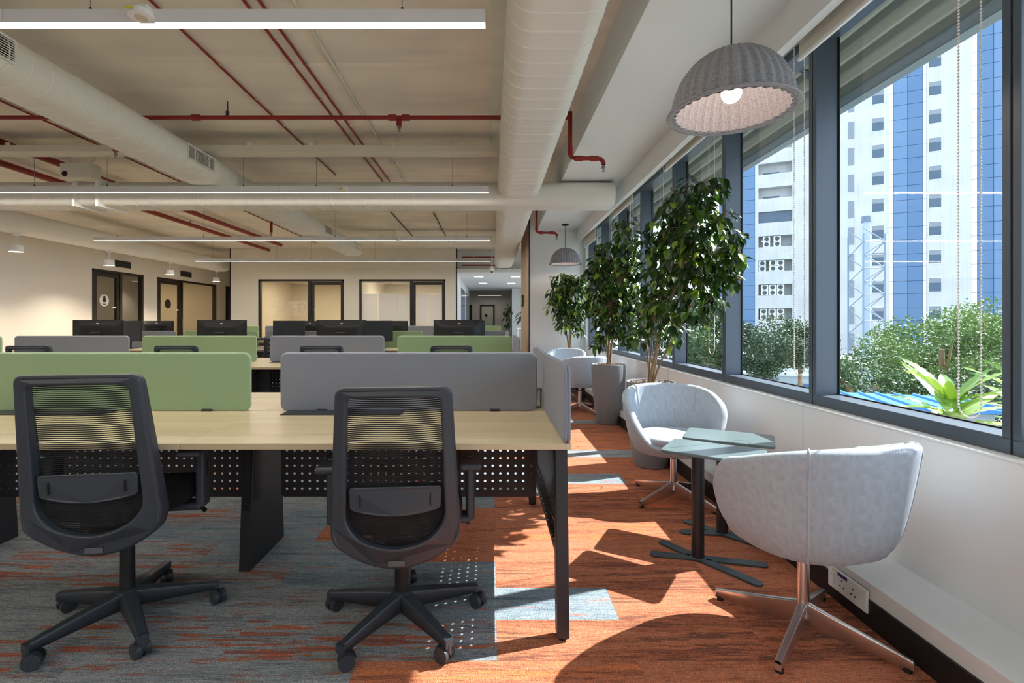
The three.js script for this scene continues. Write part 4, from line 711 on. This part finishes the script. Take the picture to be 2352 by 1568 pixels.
planterTree({ x: 1.38, d: 8.85, potLabel: 'grey planter behind the far tub chairs, farthest of three', treeLabel: 'greyish green leafy tree in front of the white pier', stemR: 0.013, leaf: 0.11, leaves: 900, single: 0, pickEvery: 4,
  stems: [[1.36, 1.4, -8.8], [1.48, 1.5, -8.8], [1.26, 1.45, -8.85]],
  clusters: [[1.4, 1.67, -8.8, 0.31], [1.24, 1.86, -8.8, 0.22], [1.54, 1.9, -8.8, 0.2], [1.17, 1.52, -8.8, 0.17], [1.49, 1.4, -8.8, 0.25], [1.32, 1.25, -8.8, 0.2], [1.34, 1.98, -8.8, 0.12], [1.55, 1.05, -8.8, 0.09], [1.13, 1.67, -8.8, 0.12]] });

// roller blinds with their chains
const beadG = new THREE.OctahedronGeometry(0.0042, 1);
function blind(label, d0, d1, drop, chain, beads) {
  const b = thing('roller_blind', label, 'blind', [0, 0, 0], 0, 'roller blinds above the windows');
  part(b, 'roller', rod([1.735, 2.86, -d0 - 0.02], [1.735, 2.86, -d1 + 0.02], 0.028, 16), M.blind);
  part(b, 'fabric', span(1.706, 1.709, drop, 2.86, -d0 - 0.03, -d1 + 0.03), M.blind); part(b, 'bottom_bar', rbox(0.02, 0.022, d1 - d0 - 0.05, 0.006, 1.7075, drop, -(d0 + d1) / 2), M.white); part(b, 'bracket', [rbox(0.07, 0.09, 0.012, 0.004, 1.735, 2.86, -d1 + 0.012), rbox(0.07, 0.09, 0.012, 0.004, 1.735, 2.86, -d0 - 0.012)], M.white);
  if (!chain) return;
  const [za, zb, low] = chain, r = Math.abs(za - zb) / 2, zc = -(za + zb) / 2, x = 1.765, pts = [];
  const L = 2.85 - (low + r); for (let y = 0; y < L; y += 0.0125) pts.push([x, 2.85 - y, zc + r]);
  for (let a = 0; a < Math.PI; a += 0.0125 / r) pts.push([x, low + r - r * Math.sin(a), zc + r * Math.cos(a)]);
  for (let y = 0; y < L; y += 0.0125) pts.push([x, low + r + y, zc - r]);
  part(b, 'pull_chain', beads ? [...pts.map((p) => beadG.clone().translate(...p)), tube(pts.filter((_, i) => i % 4 === 0), 0.0012, 160, 4)] : tube(pts.filter((_, i) => i % 4 === 0), 0.003, 120, 5), M.chain, 'white bead chain loop');
}
const J = (k) => JOINT0 + k * PITCH;
blind('roller blind above the nearest window, its chain hanging in a long loop', J(0) - 1.0, J(1) + 0.0, 2.665, [1.79, 1.876, 0.855], true);
blind('roller blind above the second window with its bead chain at the mullion', J(1) + 0.02, J(2) - 0.02, 2.80, [2.80, 2.895, 0.905], true);
blind('roller blind above the third window, drawn a little lower', J(2) + 0.0, J(3), 2.70, [3.93, 4.03, 0.95], false);
blind('roller blind above the fourth window', J(3) + 0.02, J(4) - 0.02, 2.80, [5.1, 5.2, 0.92], false);
blind('roller blind above the fifth window, drawn a little lower', J(4), J(5), 2.68, [6.2, 6.3, 0.92], false);
blind('roller blind above the sixth window', J(5) + 0.02, J(6) - 0.02, 2.79, [7.3, 7.4, 0.9], false);
blind('roller blind above the last window before the pier', J(6), J(7) - 0.02, 2.58, [8.3, 8.4, 0.9], false);
// power sockets in the ledge
const pw = thing('socket_plate', 'white double socket plate with a blue sticker on the window ledge', 'socket', [1.494, 0.0965, -2.083]);
part(pw, 'plate', rbox(0.012, 0.09, 0.225, 0.003), M.white); part(pw, 'switch', rbox(0.006, 0.05, 0.026, 0.001, -0.007, 0, -0.082), M.white); part(pw, 'sticker', box(0.001, 0.014, 0.055, -0.0066, 0.033, -0.022), std(0x1d2f7c, 0.5));
part(pw, 'socket_holes', [[-0.026, 0], [0.04, 0]].flatMap(([z]) => [[0.012, 0], [-0.013, -0.0105], [-0.013, 0.0105]].map(([y, dz]) => new THREE.CylinderGeometry(0.0036, 0.0036, 0.003, 12).rotateZ(Math.PI / 2).translate(-0.0055, y, z + dz))), M.black);
// corridor plants and stand
const stand = thing('plant_stand', 'white slatted stand beyond the timber pier', 'plant stand', [1.05, 0, -15]); part(stand, 'top', rbox(0.6, 0.03, 0.4, 0.006, 0, 1.02, 0), M.white); for (const x of [-0.26, -0.13, 0, 0.13, 0.26]) part(stand, 'slat', rbox(0.04, 1.0, 0.03, 0.004, x, 0.505, 0.17), M.white); part(stand, 'base', box(0.6, 0.03, 0.4, 0, 0.015, 0), M.white);
const mons = thing('potted_plant', 'dark broad-leaved plant on the white stand', 'plant', [1.05, 1.035, -15]); part(mons, 'pot', lathe([[0, 0], [0.09, 0], [0.11, 0.14], [0.1, 0.14], [0.09, 0.12], [0, 0.12]], 24), M.white);
for (let k = 0; k < 16; k++) { const a = k * 2.4, L = rr(0.18, 0.3), b = [0.22 * Math.cos(a), 0.22 + 0.02 * k, 0.16 * Math.sin(a)]; part(mons, 'stem', tube([[0, 0.12, 0], [b[0] * 0.5, b[1] * 0.8, b[2] * 0.5], b], 0.005, 8, 5), M.leafMid); const lf = part(mons, 'leaf', leafGeo, M.leafDark); lf.position.set(...b); lf.rotation.set(0.5, Math.PI / 2 - a, 0, 'YXZ'); lf.scale.setScalar(L); }
const hang = thing('hanging_plant', 'dark trailing plant on the far column', 'plant', [0.74, 0, -20.9]); for (let k = 0; k < 40; k++) { const lf = part(hang, 'leaf', leafGeo, M.leafDark); lf.position.set(rr(-0.16, 0.08), rr(1.0, 2.0), rr(-0.1, 0.1)); lf.rotation.set(rr(0.3, 1.2), rr(0, 6.28), 0, 'YXZ'); lf.scale.setScalar(rr(0.15, 0.25)); } part(hang, 'stem', tube([[0, 0, 0], [-0.03, 1.0, 0], [-0.04, 2.0, 0]], 0.012, 16, 6), M.bark);
// ---------- outside ----------
struct('ground', span(-90, 140, -5.3, -5, 60, -140), std(0x8b8d84, 0.95), 'grey yard far below the windows', 'ground');
// striped awning with an edge beam just outside the glass
const aw = thing('awning', 'corrugated awning with a steel edge beam outside the windows', 'awning');
{
  const A = [2.0, 2.95], B = [2.29, 2.68], n = 7, mat = std(0xa5a99e, 0.6), mat2 = std(0x737973, 0.6);
  for (let i = 0; i < n; i++) {
    const t0 = i / n, t1 = (i + 1) / n, x0 = A[0] + (B[0] - A[0]) * t0, x1 = A[0] + (B[0] - A[0]) * t1, y0 = A[1] + (B[1] - A[1]) * t0, y1 = A[1] + (B[1] - A[1]) * t1;
    const s = new THREE.Shape([[x0, y0], [(x0 + x1) / 2, (y0 + y1) / 2 - 0.018], [x1, y1], [x1, y1 + 0.012], [x0, y0 + 0.012]].map((p) => new THREE.Vector2(...p)));
    part(aw, 'sheet_rib', ext(s, 27.3).translate(0, 0, -6.85), i % 2 ? mat : mat2);
  }
  part(aw, 'edge_beam', span(2.285, 2.325, 2.605, 2.705, NEAR, -20.5), std(0x93a6b2, 0.5)); part(aw, 'edge_lip', span(2.27, 2.34, 2.60, 2.608, NEAR, -20.5), std(0x6f7f8a, 0.5));
  for (const d of [-0.9, 1.18, 2.2, 3.28, 5.38, 7.5]) part(aw, 'bracket', [rod([2.0, 2.925, -d], [2.29, 2.655, -d], 0.018, 6)], std(0x4e5f6c, 0.5));
}
// the tower across the yard: local x along the facade, local z towards us
const tower = thing('office_tower', 'tall white tower with blue glass strips across the yard', 'building', [46.12, 0, -55], -0.451);
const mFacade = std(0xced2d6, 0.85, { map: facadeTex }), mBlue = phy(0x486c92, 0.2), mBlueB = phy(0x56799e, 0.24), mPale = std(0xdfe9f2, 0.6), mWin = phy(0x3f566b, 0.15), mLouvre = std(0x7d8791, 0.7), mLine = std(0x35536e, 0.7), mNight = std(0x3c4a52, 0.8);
const facade = (x0, x1, y0, y1, z0 = -6, z1 = 0) => uvMetric(span(x0, x1, y0, y1, z0, z1), 0.09);
const wallParts = [facade(-10.98, -1.62, -5, 46), facade(1.6, 5.33, -5, 46), facade(-14.95, -14.58, -5, 46), facade(-14.58, -10.98, -5, 46, -6, -1.3)];
const top0 = 20.72, floorH = 2.97; const slots = [];
for (let k = -2; k < 9; k++) { const top = top0 - k * floorH; wallParts.push(facade(-14.58, -10.98, top, top + floorH - 1.36, -1.3, 0)); slots.push(top); }
wallParts.push(facade(-14.58, -10.98, top0 + 3 * floorH - 1.36, 46, -1.3, 0), facade(-14.58, -10.98, -5, top0 - 8 * floorH - 1.36, -1.3, 0));
part(tower, 'facade', wallParts, mFacade); part(tower, 'strip_backing', [facade(-1.62, 1.6, -5, 46, -6, -0.12), facade(5.33, 11.5, -5, 46, -6, -0.12), facade(-19, -14.95, -5, 46, -6, -0.12)], mLine);
const gW = box(1.06, 0.92, 0.05), gL = box(1.06, 0.52, 0.07), gFr = (() => { const s = rrShape(1.14, 1.56, 0.01); s.holes.push(rrShape(1.04, 1.46, 0.01, 0, 0, THREE.Path)); return ext(s, 0.05); })();
const put = (x, top, sx = 1) => { const w = new THREE.Group(); w.name = 'tower_window'; tower.add(w); w.position.set(x, top - 0.74, 0.02); w.scale.x = sx; part(w, 'pane', gW, mWin).position.y = -0.26; part(w, 'louvre', gL, mLouvre).position.y = 0.48; part(w, 'frame', gFr, mPale); };
for (let k = -3; k < 9; k++) { const t = 27.38 - k * 3.05; put(-2.67, t); put(2.32, t, 1.02); const s = part(tower, 'louvre_panel', box(0.58, 1.95, 0.05, -5.16, t - 6.1 - 0.98, 0.02), mLouvre); if (k > 7) s.visible = true; }
const rows = []; for (let k = -6; k < 12; k++) rows.push([26.78 - k * 3.0, 26.78 - k * 3.0 + 1.6], [26.78 - k * 3.0 - 1.4, 26.78 - k * 3.0]);
const gCell = new Map(), cell = (w, h) => { const k = w.toFixed(2) + h.toFixed(2); if (!gCell.has(k)) gCell.set(k, box(w - 0.04, h - 0.04, 0.08)); return gCell.get(k); };
let ci = 0;
for (const [a, b] of rows) for (const [x0, x1, m] of [[-1.62, -1.27, 1], [-1.27, 0, 0], [0, 1.32, 0], [1.32, 1.6, 1], [5.33, 5.82, 1], [5.82, 7.12, 0], [7.12, 8.4, 0], [8.4, 9.7, 0], [9.7, 11, 0], [-16.3, -14.95, 0], [-17.6, -16.3, 0], [-18.9, -17.6, 0]]) part(tower, 'glass_panel', cell(x1 - x0, b - a), m ? mPale : (ci++ * 7) % 3 ? mBlue : mBlueB).position.set((x0 + x1) / 2, (a + b) / 2, -0.06);
const gUnit = rbox(0.78, 0.62, 0.35, 0.02, 0, 0, 0, 1), gFan = new THREE.CylinderGeometry(0.25, 0.25, 0.03, 20).rotateX(Math.PI / 2).translate(0, 0, 0.18), mUnit = std(0xd7dbd8, 0.6);
for (const [k, xs, two] of [[3, [-13.7, -12.55], 1], [4, [-14.15, -13.0, -12.2], 1], [5, [-13.9, -13.05, -12.2], 1], [6, [-14.0, -13.1, -12.2], 1]]) for (const x of xs) for (let j = 0; j <= two; j++) { const u = part(tower, 'cooling_unit', gUnit, mUnit); u.position.set(x, slots[k + 2] - 1.36 + 0.34 + j * 0.66, -0.35); part(u, 'fan', gFan, mNight); }
for (const k of [0, 1]) part(tower, 'ledge_window', [box(0.85, 0.35, 0.06, -13.6, slots[k + 2] - 1.05, -1.25), box(0.85, 0.35, 0.06, -12.7, slots[k + 2] - 1.05, -1.25)], mWin);
part(tower, 'slot_shade_panel', box(3.6, 1.36, 0.05, -12.78, slots[4] - 0.68, -0.3), mWin);  // dark panel across the slot stands in for the shade of the recess
// lattice mast
const mast = thing('lattice_mast', 'slender steel lattice mast in front of the white tower', 'mast', [30.2, -5, -40]);
{
  const w = 0.85, Hm = 13.2, mS = std(0x74879a, 0.5);
  for (const [x, z] of [[-w, -w], [w, -w], [-w, w], [w, w]]) part(mast, 'upright', rod([x, 0, z], [x, Hm, z], 0.06, 6), mS);
  const br = []; for (let y = 0, k = 0; y < Hm - 0.5; y += 1.05, k++) { const s = k % 2 ? 1 : -1; br.push(rod([-w * s, y, w], [w * s, y + 1.05, w], 0.035, 5), rod([w, y, -w * s], [w, y + 1.05, w * s], 0.035, 5), rod([-w, y, w], [w, y, w], 0.03, 5), rod([-w, y, -w * s], [-w, y + 1.05, w * s], 0.035, 5)); }
  part(mast, 'bracing', br, mS); part(mast, 'core', rod([0, 0, 0], [0, Hm + 1.4, 0], 0.28, 12), std(0x9fb0c2, 0.5)); part(mast, 'beacon', cyl(0.3, 0.34, 0.5, 0, Hm + 1.3, 0, 16), std(0x5f7286, 0.5));
}
// garden trees: crowns of small leaves
const gTiny = leafGeo, gm = [phy(0x4c6a38, 0.6, { transmission: 0.25, thickness: 0 }), phy(0x6b8745, 0.6, { transmission: 0.3, thickness: 0 }), phy(0x3a5636, 0.6, { transmission: 0.2, thickness: 0 })];
function gardenTree(label, x, y, d, rx, ry, n, leaf, mi) {
  const t = thing('garden_tree', label, 'tree', [x, -5, -d], 0, 'trees below the windows'), H = y + 5;
  part(t, 'trunk', rod([0, 0, 0], [0, H, 0], 0.16, 8, 0.06), M.bark);
  const f = new THREE.InstancedMesh(gTiny, gm[mi], n), m4 = new THREE.Matrix4(), q = new THREE.Quaternion(), e = new THREE.Euler(), lumps = [];
  for (let k = 0; k < 26; k++) { const a = rnd() * 6.283, b = Math.acos(rr(-1, 1)); lumps.push([Math.sin(b) * Math.cos(a) * rx * 0.72, Math.cos(b) * ry * 0.72, Math.sin(b) * Math.sin(a) * rx * 0.72, rr(0.28, 0.5)]); }
  for (let i = 0; i < n; i++) { const l = pick(lumps), v = V(rr(-1, 1), rr(-1, 1), rr(-1, 1)).normalize().multiplyScalar(Math.pow(rnd(), 0.4)); const s = leaf * rr(0.7, 1.4); m4.compose(V(l[0] + v.x * l[3] * rx, H + l[1] + v.y * l[3] * ry, l[2] + v.z * l[3] * rx), q.setFromEuler(e.set(rnd() * 6.28, rnd() * 6.28, rnd() * 6.28)), V(s, s, s)); f.setMatrixAt(i, m4); f.setColorAt(i, new THREE.Color().setHSL(rr(0.2, 0.28), rr(0.2, 0.5), rr(0.5, 0.95))); }
  f.name = 'foliage'; f.userData.kind = 'stuff'; shade(f); t.add(f);
  lumps.slice(0, 9).forEach((l) => part(t, 'branch', rod([0, H * 0.75, 0], [l[0], H + l[1], l[2]], 0.05, 5, 0.02), M.bark));
}
gardenTree('broad green tree filling the lower middle of the nearest window', 12.7, 0.45, 14, 1.9, 1.3, 14000, 0.085, 1);
gardenTree('dark green tree at the lower left of the nearest window', 9.3, -0.3, 12, 1.15, 1.0, 8000, 0.07, 0);
gardenTree('green tree at the right edge of the nearest window', 15.6, 0.6, 15, 1.8, 1.3, 12000, 0.09, 1);
gardenTree('low dark bushy tree behind the broad-leaved plant', 10.6, -1.0, 11, 1.7, 1.0, 12000, 0.075, 2);
gardenTree('low tree in front of the nearest window, left of the blue roof', 8.2, -1.1, 9.6, 1.0, 0.7, 6000, 0.06, 0);
gardenTree('dark tree at the lower left of the second window', 12.0, 0.2, 22, 1.2, 1.5, 6000, 0.12, 2);
gardenTree('small dark tree at the lower right of the second window', 14.3, 0.3, 23, 1.5, 1.2, 6000, 0.12, 2);
gardenTree('tree seen through the third window', 11.0, 0.6, 25, 1.7, 2.2, 7000, 0.14, 0);
gardenTree('tree seen through the fourth window', 11.2, 0.8, 30, 2.2, 2.5, 2600, 0.26, 2);
gardenTree('tree seen through the fifth and sixth windows', 11.0, 0.8, 38, 2.4, 2.6, 2200, 0.3, 2);
// broad-leaved plant close to the glass
const ban = thing('banana_plant', 'bright green broad-leaved plant just outside the nearest window', 'plant', [5.55, -4.62, -6.0]);
const gBan = (() => { const g = grid(6, 16, (u, v) => { const s = u * 2 - 1, w = 0.115 * Math.pow(Math.sin(Math.PI * Math.min(1, v * 0.94 + 0.05)), 0.7), rip = 0.012 * Math.sin(v * 46 + s * 2); return [s * w, Math.abs(s) * 0.035 + rip * Math.abs(s) - 0.42 * v * v, v]; }); return g; })();
const mBan = [phy(0x8fae38, 0.45, { transmission: 0.45, thickness: 0 }), phy(0x769a3a, 0.45, { transmission: 0.4, thickness: 0 }), phy(0xa4bd52, 0.45, { transmission: 0.5, thickness: 0 })];
part(ban, 'stem', rod([0, 0, 0], [0, 4.75, 0], 0.12, 10, 0.07), std(0x7d8f45, 0.7));
for (let k = 0; k < 26; k++) { const a = k * 2.399, lf = part(ban, 'leaf', gBan, mBan[k % 3]); lf.position.set(0.06 * Math.cos(a), 4.45 + 0.018 * k, 0.06 * Math.sin(a)); lf.rotation.set(-0.3 - 0.09 * (k % 7) - (k > 15 ? 0.45 : 0), a, 0, 'YXZ'); lf.scale.setScalar(rr(0.5, 0.8)); }
const ban2 = copyOf(ban, 'banana_plant', [7.5, -4.7, -7.0], 1.2, 'second broad-leaved plant at the right edge of the nearest window');
// low roofs and walls in the yard
const shed = thing('blue_roof_shed', 'low shed with a bright blue roof below the nearest window', 'shed', [6.15, -5, -7.6], -0.35); part(shed, 'wall', box(1.9, 4.95, 1.1, 0, 2.475, 0), std(0x9aa7b0, 0.8)); part(shed, 'roof', box(2.2, 0.05, 1.4, 0, 5.0, 0), std(0x2f79c4, 0.45)); for (let k = 0; k < 9; k++) part(shed, 'roof_rib', box(0.025, 0.03, 1.4, -1.0 + k * 0.25, 5.04, 0), std(0x3f8ad2, 0.45));
const yw = thing('yard_wall', 'grey yard wall with blue mesh panels below the second window', 'wall', [15.4, -5, -26.5], -0.2); part(yw, 'wall', box(7, 3.4, 0.3, 0, 1.7, 0), std(0x9fb0bc, 0.85)); part(yw, 'coping', box(7.1, 0.14, 0.5, 0, 3.46, 0), std(0xd5dfe4, 0.8)); for (let k = 0; k < 5; k++) part(yw, 'mesh_panel', box(1.15, 0.9, 0.06, -2.7 + k * 1.35, 2.5, 0.18), std(0x2d5f92, 0.6));
const kiosk = thing('kiosk', 'pale low kiosk with an awning roof in the yard', 'kiosk', [18.5, -5, -30.5], -0.3); part(kiosk, 'wall', box(5, 4, 3, 0, 2, 0), std(0xd8dfe2, 0.8)); part(kiosk, 'roof', box(5.6, 0.2, 4, 0, 4.1, 0), std(0xeef2f4, 0.7)); part(kiosk, 'opening', box(2.2, 1.6, 0.1, 0.4, 1.9, 1.5), mNight); part(kiosk, 'cooling_unit', rbox(0.8, 0.6, 0.4, 0.02, 0.3, 4.5, 1.4, 1), mUnit);
renderer.render(scene, camera);
